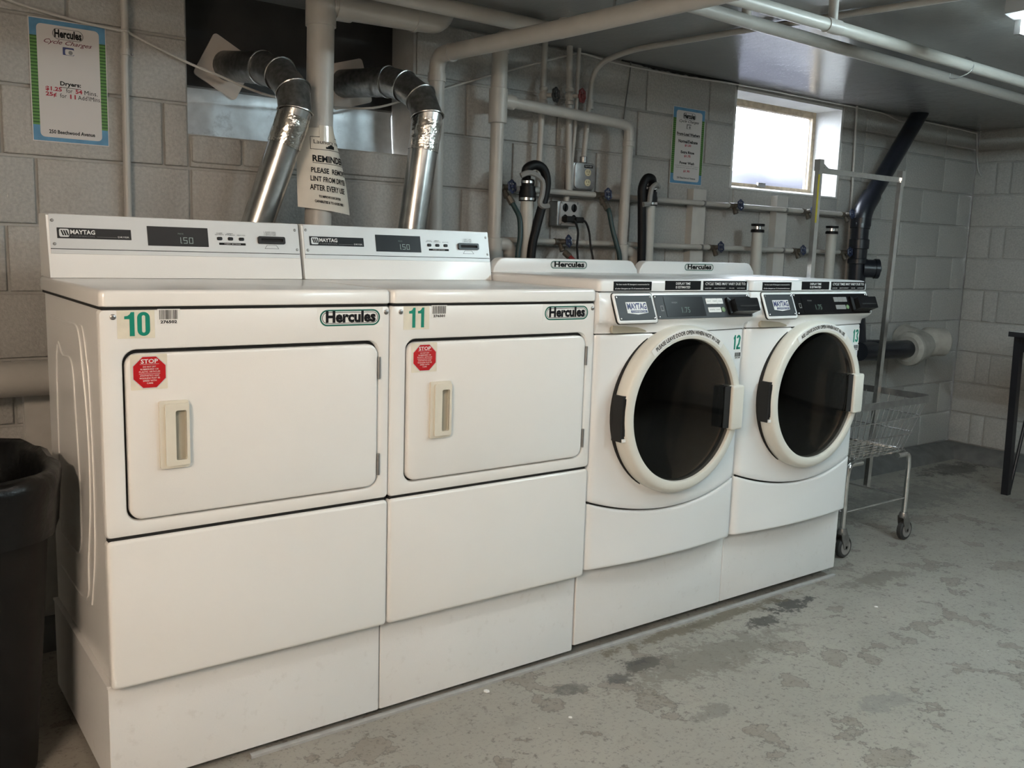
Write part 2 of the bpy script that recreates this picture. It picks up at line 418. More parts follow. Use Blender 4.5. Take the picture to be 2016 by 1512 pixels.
def single(name, mb, m, label, cat, group=None, sharp=38):
    o = part(name, mb, m, None, None, sharp)
    o['label'] = label; o['category'] = cat
    if group: o['group'] = group
    ORG[o.name] = Vector((0, 0, 0)); return o
def struct(name, mb, m):
    o = part(name, mb, m); o['kind'] = 'structure'; ORG[o.name] = Vector((0, 0, 0)); return o

_txt = {}
def glyphs(s, bold=0.0, shear=0.0):
    k = (s, bold, shear)
    if k not in _txt:
        cu = bpy.data.curves.new('lettering', 'FONT'); cu.body = s; cu.resolution_u = 2; cu.offset = min(bold * 1.9, 0.046); cu.shear = shear
        cu.fill_mode = 'FRONT' if hasattr(cu, 'fill_mode') else cu.fill_mode
        ob = bpy.data.objects.new('lettering_tmp', cu)
        me = ob.to_mesh()
        vs = [(v.co.x, v.co.y) for v in me.vertices]; fs = [list(p.vertices) for p in me.polygons]
        ob.to_mesh_clear(); bpy.data.objects.remove(ob); bpy.data.curves.remove(cu)
        x0 = min(v[0] for v in vs); x1 = max(v[0] for v in vs); y0 = min(v[1] for v in vs); y1 = max(v[1] for v in vs)
        _txt[k] = ([((a - x0) / (x1 - x0), (b - y0) / (y1 - y0)) for a, b in vs], fs)
    return _txt[k]
def letters(parent, s, fr, box, m, bold=0.0, d=0.0006, shear=0.0, name='lettering', tilt=0.0, fn=None):
    """Flat print: the string s fitted to box = (a0, b0, a1, b1) of frame fr."""
    vs, fs = glyphs(s, bold, shear)
    a0, b0, a1, b1 = box; mb = MB()
    cx, cy = (a0 + a1) / 2, (b0 + b1) / 2
    out = []
    for a, b in vs:
        x, y = a0 + (a1 - a0) * a, b0 + (b1 - b0) * b
        y += tilt * (x - cx)
        out.append(fn(x, y, d) if fn else fr.P(x, y, d))
    mb.add(out, fs)
    return part(name, mb, m, parent)
def plate(parent, name, fr, loop, m, d0=-0.0005, d1=0.0003, e=0.0, label=None):
    return part(name, MB().slab(fr, loop, d0, d1, e), m, parent, label)
def stadium(x0, x1, z0, z1, n=8): return rrect(x0, x1, z0, z1, (z1 - z0) / 2 * 0.999, n)

# ================================================================== THE ROOM
XL, XR, YF, HC = -2.3, 5.549, -8.0, 2.12
struct('floor', MB().box(XL - .1, XR + .2, YF - .2, 0.25, -0.12, 0.0), 'floor')
struct('ceiling', MB().box(XL - .1, XR + .2, YF - .2, 0.25, HC, HC + .12), 'ceiling')
Z0, CH = 0.0889, 0.2032
WIN = (3.19, 4.085, 1.615, 2.10)      # daylight window opening
VEN = (0.523, 1.375, 1.622, 2.12)     # old window opening, boarded up for the dryer vents
mb = MB()
Y0, Y1 = 0.010, 0.20
mb.box(XL - .1, VEN[0], Y0, Y1, 0, HC); mb.box(VEN[0], VEN[1], Y0, Y1, 0, VEN[2]); mb.box(VEN[1], WIN[0], Y0, Y1, 0, HC)
mb.box(WIN[0], WIN[1], Y0, Y1, 0, WIN[2]); mb.box(WIN[0], WIN[1], Y0, Y1, WIN[3], HC); mb.box(WIN[1], XR + .2, Y0, Y1, 0, HC)
wall_back = struct('wall_back', mb, 'mortar')
wall_right = struct('wall_right', MB().box(XR + .010, XR + .2, YF - .2, 0.0, 0, HC), 'mortar')
struct('wall_left', MB().box(XL - .1, XL, YF - .2, 0.0, 0, HC), 'reveal')
struct('wall_front', MB().box(XL - .1, XR + .2, YF - .2, YF, 0, HC), 'frontwall')

_bl = {}
def block_mesh(w, h, axis):
    k = (round(w, 4), round(h, 4), axis)
    if k not in _bl:
        e = 0.006; mb = MB()
        fr = FRONT(0) if axis == 'y' else Fr((0, 0, 0), (0, -1, 0), (0, 0, 1), (-1, 0, 0))
        hw, hh = w / 2, h / 2
        lp = [[fr.P(a * (hw - i), b * (hh - i), d) for a, b in ((1, 1), (-1, 1), (-1, -1), (1, -1))] for i, d in ((0, -0.013), (0, -0.004), (0.002, -0.0012), (e, 0.0))]
        _bl[k] = make_mesh('block', mb.loft(lp), 'wall', sharp=60)
    return _bl[k]
def add_block(wall, a0, a1, z0, z1, axis):
    g = 0.0045
    w, h = (a1 - a0) - 2 * g, (z1 - z0) - 2 * g
    if w < 0.02 or h < 0.02: return
    o = bpy.data.objects.new('block', block_mesh(w, h, axis)); COL.objects.link(o); o.parent = wall
    j = random.uniform(-0.0012, 0.0012)
    o.location = ((a0 + a1) / 2, j, (z0 + z1) / 2) if axis == 'y' else (XR + j, (a0 + a1) / 2, (z0 + z1) / 2)
odd = [-0.94, -0.48, -0.02, 0.442, 0.904, 1.378, 1.838, 2.296, 2.756, 3.215, 3.66, 4.10, 4.53, 4.961, 5.385, XR]
even = [-0.71, -0.25, 0.21, 0.67, 1.145, 1.605, 2.068, 2.535, 2.99, 3.43, 3.87, 4.31, 4.745, 5.185, XR]
top = [-0.70, -0.235, 0.17, 0.523, 1.375, 1.73, 2.17, 2.584, 3.004, 3.44, 3.87, 4.31, 4.75, 5.17, XR]
even6 = [-0.85, -0.39, 0.067, 0.526, 0.97, 1.37, 1.591, 2.05, 2.51, 2.97, 3.43, 3.87, 4.31, 4.745, 5.188, XR]
bands = [(Z0 + k * CH, Z0 + (k + 1) * CH, even6 if k == 6 else (odd if k % 2 else even)) for k in range(9)] + [(Z0 + 9 * CH, HC, top)]
for k, (z0, z1, js) in enumerate(bands):
    for a0, a1 in zip(js[:-1], js[1:]):
        if k < 5 and 0.05 < a0 and a1 < 2.3: continue       # hidden behind the machines
        segs = [(a0, a1, z0, z1)]
        for ox0, ox1, oz0, oz1 in (WIN, VEN):
            nxt = []
            for s0, s1, t0, t1 in segs:
                if s1 <= ox0 or s0 >= ox1 or t1 <= oz0 or t0 >= oz1: nxt.append((s0, s1, t0, t1)); continue
                if s0 < ox0: nxt.append((s0, ox0, t0, t1))
                if s1 > ox1: nxt.append((ox1, s1, t0, t1))
                if t0 < oz0: nxt.append((max(s0, ox0), min(s1, ox1), t0, oz0))
                if t1 > oz1 + .02: nxt.append((max(s0, ox0), min(s1, ox1), oz1, t1))
            segs = nxt
        for s0, s1, t0, t1 in segs:
            if k == 9 and s0 > 4.05:
                add_block(wall_back, s0, s1, t0, 1.995, 'y'); add_block(wall_back, s0, s1, 1.995, t1, 'y')
            else: add_block(wall_back, s0, s1, t0, t1, 'y')
for k in range(9):
    js = [0.0, -0.14, -0.231, -0.64] if k % 2 == 0 else [0.0, -0.42, -0.84]
    for a0, a1 in zip(js[:-1], js[1:]): add_block(wall_right, a1, a0, Z0 + k * CH, Z0 + (k + 1) * CH, 'x')
add_block(wall_right, -0.7, 0.0, Z0 + 9 * CH, 1.995, 'x'); add_block(wall_right, -0.7, 0.0, 1.995, HC, 'x')

# painted concrete footing along the walls
def curb(pts):
    return MB().loft([pts[0], pts[1]])
struct('trim_1', MB().loft([[(x, 0.0, 0.0), (x, -0.125, 0.0), (x, -0.105, 0.045), (x, -0.035, 0.086), (x, 0.0, 0.089)] for x in (-2.3, XR)]), 'curb')
struct('trim_2', MB().loft([[(XR, y, 0.0), (XR - .125, y, 0.0), (XR - .105, y, 0.045), (XR - .035, y, 0.086), (XR, y, 0.089)] for y in (0.0, YF)]), 'curb')

# ---- daylight window
win = thing('window_1', '', '', (3.64, 0.15, 1.615)); del win['label'], win['category']; win['kind'] = 'structure'
t = 0.012
mb = MB(); mb.box(WIN[1] - t, WIN[1] + .005, 0.004, 0.2, WIN[2], WIN[3]); mb.box(WIN[0] - .005, WIN[0] + t, 0.004, .2, WIN[2], WIN[3])
part('reveal', mb, 'reveal', win)
part('window_head', MB().box(WIN[0], WIN[1], 0.004, .2, WIN[3] - t, WIN[3]), 'reveal', win)
part('window_sill', MB().loft([[(x, 0.0, WIN[2] - .004), (x, 0.0, WIN[2] + .004), (x, 0.17, WIN[2] + .03), (x, .17, WIN[2] - .004)] for x in (WIN[0], WIN[1])]), 'reveal', win)
fo = rect(WIN[0] + t, WIN[1] - t, WIN[2] + .02, WIN[3] - t); fi = rect(WIN[0] + t + .03, WIN[1] - t - .028, WIN[2] + .048, WIN[3] - t - .034)
part('window_frame', MB().ring(FRONT(.17), fo, fi, -0.035, 0.0), 'woodframe', win)
part('pane', MB().box(fi[1][0], fi[0][0], .186, .189, fi[2][1], fi[0][1]), 'pane', win)
part('window_catch', MB().box(3.60, 3.66, .160, .172, fi[2][1] - .012, fi[2][1] + .010), 'steel', win)

# ---- outdoors seen through the window
single('outdoor_ground', MB().box(0.5, 8.5, 0.25, 7.0, 1.45, 1.60), 'outside', 'pale washed-out ground outside beyond the small window', 'ground')
rows = []
for i in range(41):
    x = 2.9 + 3.8 * i / 40; hgt = 1.845 + .030 * math.sin(x * 4.1) + .018 * math.sin(x * 9.7 + 1)
    rows.append([(x, .85, 1.59), (x, .90, hgt - .10), (x, 1.0, hgt - .02), (x, 1.15, hgt), (x, 1.5, hgt - .04), (x, 1.9, 1.59)])
single('outdoor_bank', MB().loft(rows), 'outside', 'hazy lavender bank of ground outside, low in the small window', 'ground', sharp=80)

# ---- boarded opening behind the dryer vents
win2 = thing('window_2', '', '', (0.95, 0.17, 1.622)); del win2['label'], win2['category']; win2['kind'] = 'structure'
part('upper_board', MB().box(VEN[0] + .002, VEN[1] - .002, 0.168, 0.195, 1.785, HC), 'darkboard', win2)
mb = MB()
xs = [VEN[0] + .012 + (VEN[1] - VEN[0] - .026) * i / 12 for i in range(13)]
rows = []
for z, yy in ((1.632, .150), (1.66, .155), (1.74, .163), (1.775, .165), (1.792, .160), (1.80, .166)):
    rows.append([(x, yy + .0010 * math.sin(x * 11), z) for x in xs])
v = [p for r in rows for p in r]; v2 = [(p[0], .185, p[2]) for p in v]
n = len(xs); f = []
for i in range(len(rows) - 1):
    for j in range(n - 1): f.append([i * n + j, i * n + j + 1, (i + 1) * n + j + 1, (i + 1) * n + j])
mb.add(v, f)
part('zinc_sheet', mb, 'sheet', win2)
for s, x in ((1, VEN[1]),):
    part('jamb', MB().box(x - (.0 if s == 0 else .012), x + (.012 if s == 0 else .0), 0.002, .165, VEN[2], HC), 'mortar', win2)
for x0, x1 in ((0.527, 0.70), (0.70, 1.045), (1.045, 1.372)):
    part('sill_block', MB().slab(FRONT(0.0), rrect(x0 + .004, x1 - .004, 1.531, 1.618, .006, 3), -0.19, 0.010, .006), 'wall', win2)

# ================================================================== LIGHT FITTINGS
def strip_light(name, c, half, along, tube_mat, label, skirts=True):
    """A fluorescent strip under the ceiling, centred at c = (x, y), lying along the x or the y axis."""
    cx, cy = c
    def Q(a, b, z): return (cx + b, cy + a, z) if along == 'y' else (cx + a, cy + b, z)   # a along the strip, b across
    t = thing(name, label, 'light', (cx, cy, HC))
    w = .085
    part('housing', MB().loft([[Q(a, b, z) for b, z in ((-w, HC), (w, HC), (w, HC - .052), (.03, HC - .060), (-.03, HC - .060), (-w, HC - .052))] for a in (-half, half)]), 'fixture', t)
    if skirts:  # wings added on the unseen strips to keep light off the upper wall
        for s in (-1, 1):
            part('added_light_shield', MB().loft([[Q(a, s * b, z) for b, z in ((w, HC - .040), (w + .003, HC - .040), (w + .045, HC - .100), (w + .042, HC - .100))] for a in (-half, half)]), 'fixture', t)
    for a in (-half + .012, half - .012):
        p0, p1 = Q(a - .010, -.018, HC - .105), Q(a + .010, .018, HC - .055)
        part('lamp_holder', MB().box(p0[0], p1[0], p0[1], p1[1], p0[2], p1[2]), 'fixture', t)
    part('tube', MB().tube([Q(-half + .02, 0, HC - .085), Q(half - .02, 0, HC - .085)], 0.018, 14), tube_mat, t)
    return t
strip_light('strip_light', (2.685, -2.185), .61, 'y', 'cooltube', 'white fluorescent strip light on the ceiling in the corner of view', False)
strip_light('strip_light', (-1.75, -3.4), .61, 'y', 'warmtube', 'warm fluorescent strip light on the ceiling behind the viewer, bin side')
strip_light('strip_light', (2.4, -4.0), .61, 'y', 'cooltube_added', 'added cool fluorescent strip light on the ceiling behind the viewer, cart side')  # unseen strip added to light the machine fronts more head-on
strip_light('strip_light', (0.75, -2.1), .61, 'x', 'midtube', 'fluorescent strip light on the ceiling above the dryer fronts')

# ragged dark gap where the wall meets the ceiling
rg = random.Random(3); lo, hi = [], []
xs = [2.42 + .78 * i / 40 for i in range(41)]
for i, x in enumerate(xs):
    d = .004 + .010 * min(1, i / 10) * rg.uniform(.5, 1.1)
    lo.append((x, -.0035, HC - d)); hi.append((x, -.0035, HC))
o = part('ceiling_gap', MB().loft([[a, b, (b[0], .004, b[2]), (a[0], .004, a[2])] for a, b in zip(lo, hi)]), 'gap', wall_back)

# ================================================================== MACHINE BASES
def machine_base(x0, x1, yf, zb, zt, label):
    t = thing('machine_base', label, 'plinth', ((x0 + x1) / 2, -.74, 0), 'white steel bases under the machines')
    part('base_body', MB().box(x0, x1, yf + .004, -.405, zb, zt), 'basewhite', t)
    part('front_plate', MB().slab(FRONT(yf + .004), rrect(x0, x1, zb, zt, .004, 3), 0, .004, .002), 'basewhite', t)
    part('ledge', MB().slab(Fr((0, 0, zt - .004), (1, 0, 0), (0, 1, 0), (0, 0, 1)), rect(x0 - .002, x1, yf + .002, -.40), 0, .006), 'basewhite', t)
    for x in (x0 + .06, x1 - .06):
        for y in (yf + .10, -.47):
            part('foot', MB().lathe((x, y, 0), (0, 0, 1), [(.022, 0), (.022, .006), (.012, .010), (.012, zb + .002)], 12), 'blackmat', t)
    return t
machine_base(-0.001, 0.687, -1.028, .022, .274, 'wide white base under the leftmost dryer, side face in view')
machine_base(0.691, 1.379, -1.028, .022, .274, 'white base under the second dryer, scuffed right edge')
machine_base(1.384, 2.074, -1.031, .038, .292, 'white base under the washer beside the dryers')
machine_base(2.076, 2.771, -1.031, .038, .292, 'white base under the washer next to the cart')
single('floor_rail', MB().loft([[(x, -1.040, 0), (x, -1.040, .007), (x, -1.036, .009), (x, -1.026, .009), (x, -1.026, 0)] for x in (.325, 2.775)]), 'rail', 'thin grey metal strip on the floor along the machine bases', 'floor strip')

# ------------------------------------------------------------------ shared stickers
def hercules(parent, fr, a0, b0, a1, b1, back=None, d=0.0004):
    """Hercules badge: stadium outline and lettering inside the box a0..b1."""
    w, h = a1 - a0, b1 - b0
    if back: p = plate(parent, 'brand_badge', fr, rrect(*back, .002, 3), 'whitesticker', -.0006, d, label='white brand sticker with green outline')
    else: p = plate(parent, 'brand_badge', fr, stadium(a0, a1, b0, b1), 'whitesticker', -.0006, d, label='small brand badge with green outline')
    k = h * .095
    part('outline', MB().ring(fr, stadium(a0, a1, b0, b1), stadium(a0 + k, a1 - k, b0 + k, b1 - k), d, d + .0003), 'teal', p)
    k1, k2 = h * .15, h * .185
    part('inner_line', MB().ring(fr, stadium(a0 + k1, a1 - k1, b0 + k1, b1 - k1), stadium(a0 + k2, a1 - k2, b0 + k2, b1 - k2), d, d + .0003), 'ink', p)
    letters(p, 'Hercules', fr, (a0 + w * .095, b0 + h * .20, a0 + w * .925, b0 + h * .93), 'ink', .028, d + .0007)
    return p
def barcode(parent, fr, a0, b0, a1, b1, num, tight=False):
    p = plate(parent, 'barcode_label', fr, rect(a0, a1, b0, b1), 'whitesticker', -.0005, .0004)
    mb = MB(); rnd = random.Random(num); x = a0 + (a1 - a0) * .08; h = b1 - b0
    while x < a1 - (a1 - a0) * .1:
        w = rnd.choice((.0006, .0010, .0016)); mb.slab(fr, rect(x, x + w, b0 + h * .34, b1 - h * .06), .0003, .0007); x += w + rnd.choice((.0006, .0009, .0014))
    part('bars', mb, 'ink', p)
    letters(p, num, fr, (a0 + (a1 - a0) * .12, b0 + h * .08, a1 - (a1 - a0) * .14, b0 + h * .28), 'ink', .02, .0008)

def stroke(fr, pts, w, d0, d1):
    """A flat printed stroke of width w along pts."""
    mb = MB(); pts = [Vector((a, b)) for a, b in pts]; L, R = [], []
    for i, p in enumerate(pts):
        e = (pts[min(i + 1, len(pts) - 1)] - pts[max(i - 1, 0)]).normalized(); q = Vector((-e.y, e.x)) * (w / 2)
        L.append(p + q); R.append(p - q)
    loops = [[fr.P(l.x, l.y, d0), fr.P(r.x, r.y, d0), fr.P(r.x, r.y, d1), fr.P(l.x, l.y, d1)] for l, r in zip(L, R)]
    return mb.loft(loops)
def numerals(parent, s, fr, box):
    """Two bold condensed figures, each a piece of its own."""
    a0, b0, a1, b1 = box; g = (a1 - a0) * .10; W = (a1 - a0 - g) / 2; H = b1 - b0
    for i, ch in enumerate(s):
        x = a0 + i * (W + g); w = W * .36
        if ch == '1':
            if i == 0: x += W * .12
            mb = MB().slab(fr, [(x + W * .88, b1), (x + W * .62, b1), (x + W * .52, b1 - H * .09), (x + W * .34, b1 - H * .155), (x + W * .10, b1 - H * .17), (x + W * .10, b1 - H * .29), (x + W * .50, b1 - H * .29), (x + W * .50, b0), (x + W * .88, b0)], .0004, .0009)
        elif ch == '0':
            o = rrect(x, x + W, b0, b1, W * .49, 9); n = rrect(x + w, x + W - w, b0 + w * .75, b1 - w * .75, (W - 2 * w) * .49, 9)
            mb = MB().ring(fr, o, n, .0004, .0009)
        elif ch == '2':
            r = (W - w) / 2; cx, cy = x + W / 2, b1 - w / 2 - r
            pts = [(cx + r * math.cos(math.radians(a)), cy + r * 1.0 * math.sin(math.radians(a))) for a in range(180, -31, -15)] + [(x + W * .62, b0 + H * .38), (x + w * .62, b0 + H * .16), (x + w * .5, b0)]
            mb = stroke(fr, pts, w, .0004, .0009); mb.slab(fr, rect(x + w * .05, x + W, b0, b0 + w * .9), .0004, .0009)
        else:
            r = (W - w) / 2; cx = x + W / 2; c1, c2 = b1 - w / 2 - r, b0 + w / 2 + r
            up = [(cx + r * math.cos(math.radians(a)), c1 + r * math.sin(math.radians(a))) for a in range(180, -61, -15)]
            dn = [(cx + r * math.cos(math.radians(a)), c2 + r * math.sin(math.radians(a))) for a in range(60, -181, -15)]
            mb = stroke(fr, up + [(cx + r * .1, b0 + H * .5)], w, .0004, .0009); m2 = stroke(fr, [(cx + r * .1, b0 + H * .5)] + dn, w, .0004, .0009); mb.add(m2.v, m2.f)
        part('numeral', mb, 'green', parent)

# ================================================================== DRYERS
def dryer(x0, num, code, label):
    t = thing('tumble_dryer', label, 'dryer', (x0 + .343, -.73, .276), 'front-loading dryers')
    yf = -1.068
    F = FRONT(yf)
    part('cabinet', MB().box(x0 + .010, x0 + .676, -1.045, -.402, .277, 1.134), 'enamel', t)
    # pressed ribs on both sides
    for sx, xx in ((0, x0 + .010), (1, x0 + .676)):
        for pts, r in (([(-.50, .49), (-.53, .973), (-.617, .983), (-.70, .985), (-.73, .95), (-.738, .87), (-.752, .75), (-.758, .624), (-.72, .50), (-.50, .49)], .0028),
                       ([(-.47, 1.068), (-.70, 1.073), (-.782, 1.072), (-.815, 1.045), (-.835, .98), (-.859, .893), (-.871, .775), (-.861, .65), (-.823, .515), (-.776, .399), (-.47, .39)], .0030),
                       ([(-.82, 1.078), (-.853, 1.07), (-.880, 1.01), (-.896, .957), (-.908, .782), (-.905, .65), (-.89, .535), (-.843, .406)], .0026)):
            if sx == 1 and x0 < .5: continue
            part('side_rib', MB().tube(spline([(xx, y, z) for y, z in pts], 5), r, 6), 'enamel', t)
    # lid
    mb = MB(); e = .010
    L = []
    Ft = Fr((0, 0, 1.134), (1, 0, 0), (0, 1, 0), (0, 0, 1))
    def lidloop(i): return rrect(x0 - .001 + i, x0 + .6865 - i, -1.0735 + i, -.395 - i, .014, 5)
    for d, i in ((0.003, .002), (.005, 0), (.030, 0), (.0345, .0015), (.0375, .004), (.0387, .010)): L.append([Ft.P(a, b, d) for a, b in lidloop(i)])
    part('lid', mb.loft(L), 'enamel', t)
    part('lid_seam', MB().box(x0 + .004, x0 + .680, -1.066, -.402, 1.130, 1.138), 'gap', t)
    # front panel with the door opening
    def rl(i, j): return rrect(x0 - .002 + i, x0 + .6865 - i, .632 + i, 1.131 - i, .010, 8)
    hx0, hx1, hz0, hz1 = x0 + .043, x0 + .656, .664, 1.044
    def hl(i): return rrect(hx0 + i, hx1 - i, hz0 + i, hz1 - i, .030, 8)
    L = [[F.P(a, b, d) for a, b in lp] for lp, d in ((rl(0, 0), -.022), (rl(0, 0), -.006), (rl(.002, 0), -.0015), (rl(.006, 0), 0), (hl(-.006), 0), (hl(-.002), -.0015), (hl(0), -.006), (hl(0), -.018))]
    part('front_panel', MB().loft(L, False, False), 'enamel', t)
    part('door_recess', MB().slab(F, rect(x0 + .02, x0 + .67, .64, 1.07), -.024, -.016), 'gap', t)
    # door
    door = part('door', MB().slab(F, rrect(hx0 + .0055, hx1 - .004, hz0 + .004, hz1 - .0085, .027, 8), -.016, .004, .006), 'enamel', t)
    Fd = FRONT(yf - .004)
    hnd = part('handle', MB().ring(Fd, rrect(x0 + .113, x0 + .176, .778, .930, .004, 4), rrect(x0 + .146, x0 + .170, .796, .908, .004, 4), -.004, .008), 'cream', door, label='cream recessed door pull')
    part('handle_cup', MB().slab(Fd, rect(x0 + .145, x0 + .171, .794, .910), -.003, .0012), 'creamshade', door)
    part('handle_rim', MB().ring(Fd, rrect(x0 + .124, x0 + .176, .784, .924, .004, 4), rrect(x0 + .146, x0 + .170, .796, .908, .004, 4), .006, .013), 'cream', door)
    for z in (.975, .725):
        part('hinge', MB().tube([(x0 + .6555, yf - .003, z - .028), (x0 + .6555, yf - .003, z + .028)], .0042, 10), 'steel', door, label='steel hinge')
    # stop label on the door
    sp = plate(t, 'warning_label', Fd, rrect(x0 + .057, x0 + .134, .957, 1.034, .002, 3), 'aged', -.0006, .0004, label='red octagonal STOP label')
    c = (x0 + .0965, .9950); R = .0365
    octo = [(c[0] + R * math.cos(math.radians(22.5 + 45 * i)), c[1] + R * math.sin(math.radians(22.5 + 45 * i))) for i in range(8)]
    octo2 = [(c[0] + 1.06 * (a - c[0]), c[1] + 1.06 * (b - c[1])) for a, b in octo]
    mb = MB().slab(Fd, octo2, .0003, .0006); part('octagon_edge', mb, 'paper', sp)
    part('octagon', MB().slab(Fd, octo, .0004, .0008), 'red', sp)
    for s, w, zz, hh, bo in (('STOP', .036, 1.0145, .0095, .012), ('DO NOT DRY', .027, 1.0055, .0035, 0), ('RUBBERIZED OR', .038, 1.0000, .0035, 0), ('PLASTIC ARTICLES', .044, .9945, .0035, 0), ('SYNTHETICS AND', .040, .9860, .0035, 0), ('WOOLENS MUST BE', .043, .9805, .0035, 0), ('DRIED WITH', .028, .9750, .0035, 0), ('CARE', .013, .9695, .0035, 0)):
        letters(sp, s, Fd, (c[0] - w / 2, zz, c[0] + w / 2, zz + hh), 'whiteink', bo, .0011)
    part('rule', MB().slab(Fd, rect(c[0] - .020, c[0] + .020, 1.0125, 1.0131), .0006, .0011), 'whiteink', sp)
    part('rule', MB().slab(Fd, rect(c[0] - .022, c[0] + .022, .9915, .9921), .0006, .0011), 'whiteink', sp)
    # lower panel
    part('lower_panel', MB().slab(F, rrect(x0 - .001, x0 + .6865, .282, .6245, .010, 6), -.024, .001, .008), 'enamel', t)
    part('panel_seam', MB().box(x0 + .004, x0 + .680, -1.060, -1.04, .618, .640), 'gap', t)
    # stickers and screws
    ns = plate(t, 'number_sticker', F, rrect(x0 + .034, x0 + .111, 1.069, 1.129, .001, 3), 'aged', -.0005, .0004, label='cream sticker with green numerals ' + num)
    numerals(ns, num, F, (x0 + .043, 1.074, x0 + .101, 1.1255) if num[1] == '0' else (x0 + .045, 1.074, x0 + .098, 1.1255))
    barcode(t, F, x0 + .117, 1.097, x0 + .165, 1.131, code)
    hercules(t, F, x0 + .495, 1.0835, x0 + .658, 1.1235, (x0 + .488, x0 + .666, 1.078, 1.129))
    for sx in (.026, .6755):
        part('panel_screw', MB().lathe((x0 + sx, yf, 1.1155), (0, -1, 0), [(.0062, -.001), (.0062, .0012), (.0045, .0026), (.0018, .0030), (.0016, .0018)], 14), 'steel', t)
    # control console
    def yc(z): return -.529 + (z - 1.181) * (.032 / .154)
    zt, zb = 1.336, 1.1735
    prof = [(-.400, zb), (-.400, zt - .004), (-.406, zt), (yc(zt) + .006, zt), (yc(zt - .004), zt - .004), (yc(zb), zb)]
    part('console', MB().loft([[(x0 + .003, y, z) for y, z in prof], [(x0 + .685, y, z) for y, z in prof]]), 'enamel', t)
    sl = Vector((0, .032, .154)) / .154
    nn = Vector((0, -.154, .032)).normalized()
    C = Fr((0, yc(0) , 0), (1, 0, 0), sl, nn)
    part('fascia', MB().slab(C, rrect(x0 + .009, x0 + .6835, 1.2475, 1.3345, .002, 3), -.001, .0015), 'silver', t)
    part('fascia_strip', MB().slab(C, rect(x0 + .009, x0 + .6835, 1.2345, 1.2455), -.001, .002), 'silver', t)
    part('fascia_groove', MB().slab(C, rect(x0 + .009, x0 + .6835, 1.2450, 1.2480), -.001, .0006), 'gap', t)
    C2 = Fr(C.P(0, 0, .0015), C.u, C.v, C.n)
    nm = plate(t, 'nameplate', C2, rect(x0 + .026, x0 + .207, 1.2735, 1.3005), 'black', -.0005, .0008, label='black nameplate with silver lettering')
    em = MB().slab(C2, rrect(x0 + .031, x0 + .0545, 1.277, 1.2975, .004, 4), .0006, .0012); part('emblem', em, 'silver', nm)
    mb = MB()
    for i in range(3):
        a = x0 + .0345 + i * .0058; mb.slab(C2, [(a + .0035, 1.294), (a, 1.294), (a + .0045, 1.2808), (a + .0080, 1.2808)], .001, .0016)
    part('emblem_bar', mb, 'ink', nm)
    letters(nm, 'MAYTAG', C2, (x0 + .0575, 1.2845, x0 + .117, 1.2958), 'whiteink', .012, .0014)
    letters(nm, 'COMMERCIAL', C2, (x0 + .058, 1.2780, x0 + .117, 1.2810), 'grey', 0, .0014)
    part('rule', MB().slab(C2, rect(x0 + .121, x0 + .170, 1.2785, 1.2791), .0006, .0012), 'grey', nm)
    letters(nm, 'DRYER', C2, (x0 + .173, 1.2780, x0 + .2015, 1.2820), 'whiteink', 0, .0014)
    ds = plate(t, 'display', C2, rect(x0 + .249, x0 + .413, 1.2605, 1.3125), 'black', -.0005, .0010, label='black display reading 1.50')
    letters(ds, 'PRICE', C2, (x0 + .330, 1.2925, x0 + .345, 1.2965), 'digitdim', 0, .0016)
    sg = MB()
    def seven(a, z, w, h, which):
        k = .0013
        seg = {'t': (a, a + w, z + h - k, z + h), 'm': (a, a + w, z + h / 2 - k / 2, z + h / 2 + k / 2), 'b': (a, a + w, z, z + k), 'tl': (a, a + k, z + h / 2, z + h), 'tr': (a + w - k, a + w, z + h / 2, z + h), 'bl': (a, a + k, z, z + h / 2), 'br': (a + w - k, a + w, z, z + h / 2)}
        for s in which.split(): sg.slab(C2, rect(*seg[s]), .001, .0016)
    seven(x0 + .3360, 1.2685, .0075, .0165, 'tl bl'); sg.slab(C2, rect(x0 + .3385, x0 + .3400, 1.2685, 1.2700), .001, .0016)
    seven(x0 + .3440, 1.2685, .0105, .0165, 't tl m br b'); seven(x0 + .3595, 1.2685, .0105, .0165, 't tl tr bl br b')
    part('digits', sg, 'digit', ds)
    for bx, s1, s2 in ((.4455, 'WHITES', 'AND COLORS'), (.4765, 'PERM.', 'PRESS'), (.5085, 'DELICATES', '')):
        part('push_button', MB().slab(C2, rrect(x0 + bx - .0075, x0 + bx + .0075, 1.2805, 1.2895, .003, 4), -.0005, .0030, .0012), 'black', t)
        if s2: letters(t, s1, C2, (x0 + bx - .009, 1.2985, x0 + bx + .009, 1.3012), 'ink'); letters(t, s2, C2, (x0 + bx - .013, 1.2945, x0 + bx + .013, 1.2972), 'ink')
        else: letters(t, s1, C2, (x0 + bx - .012, 1.2945, x0 + bx + .012, 1.2972), 'ink')
    bb = plate(t, 'button_caption', C2, rect(x0 + .443, x0 + .520, 1.2675, 1.2738), 'ink')
    letters(bb, 'FABRIC SETTINGS', C2, (x0 + .458, 1.2692, x0 + .505, 1.2720), 'whiteink', 0, .0010)
    part('card_slot', MB().ring(C2, rrect(x0 + .557, x0 + .639, 1.2735, 1.2945, .004, 4), rrect(x0 + .566, x0 + .632, 1.2795, 1.2880, .002, 4), -.0005, .0060), 'black', t)
    part('card_slot_throat', MB().slab(C2, rect(x0 + .560, x0 + .636, 1.277, 1.291), -.0005, .0015), 'gap', t)
    for i, s in enumerate(('1  INSERT CARD', '2  SELECT CYCLE', '3  REMOVE CARD')):
        letters(t, s, C2, (x0 + .577, 1.3065 - i * .0042, x0 + .613, 1.3095 - i * .0042), 'ink')
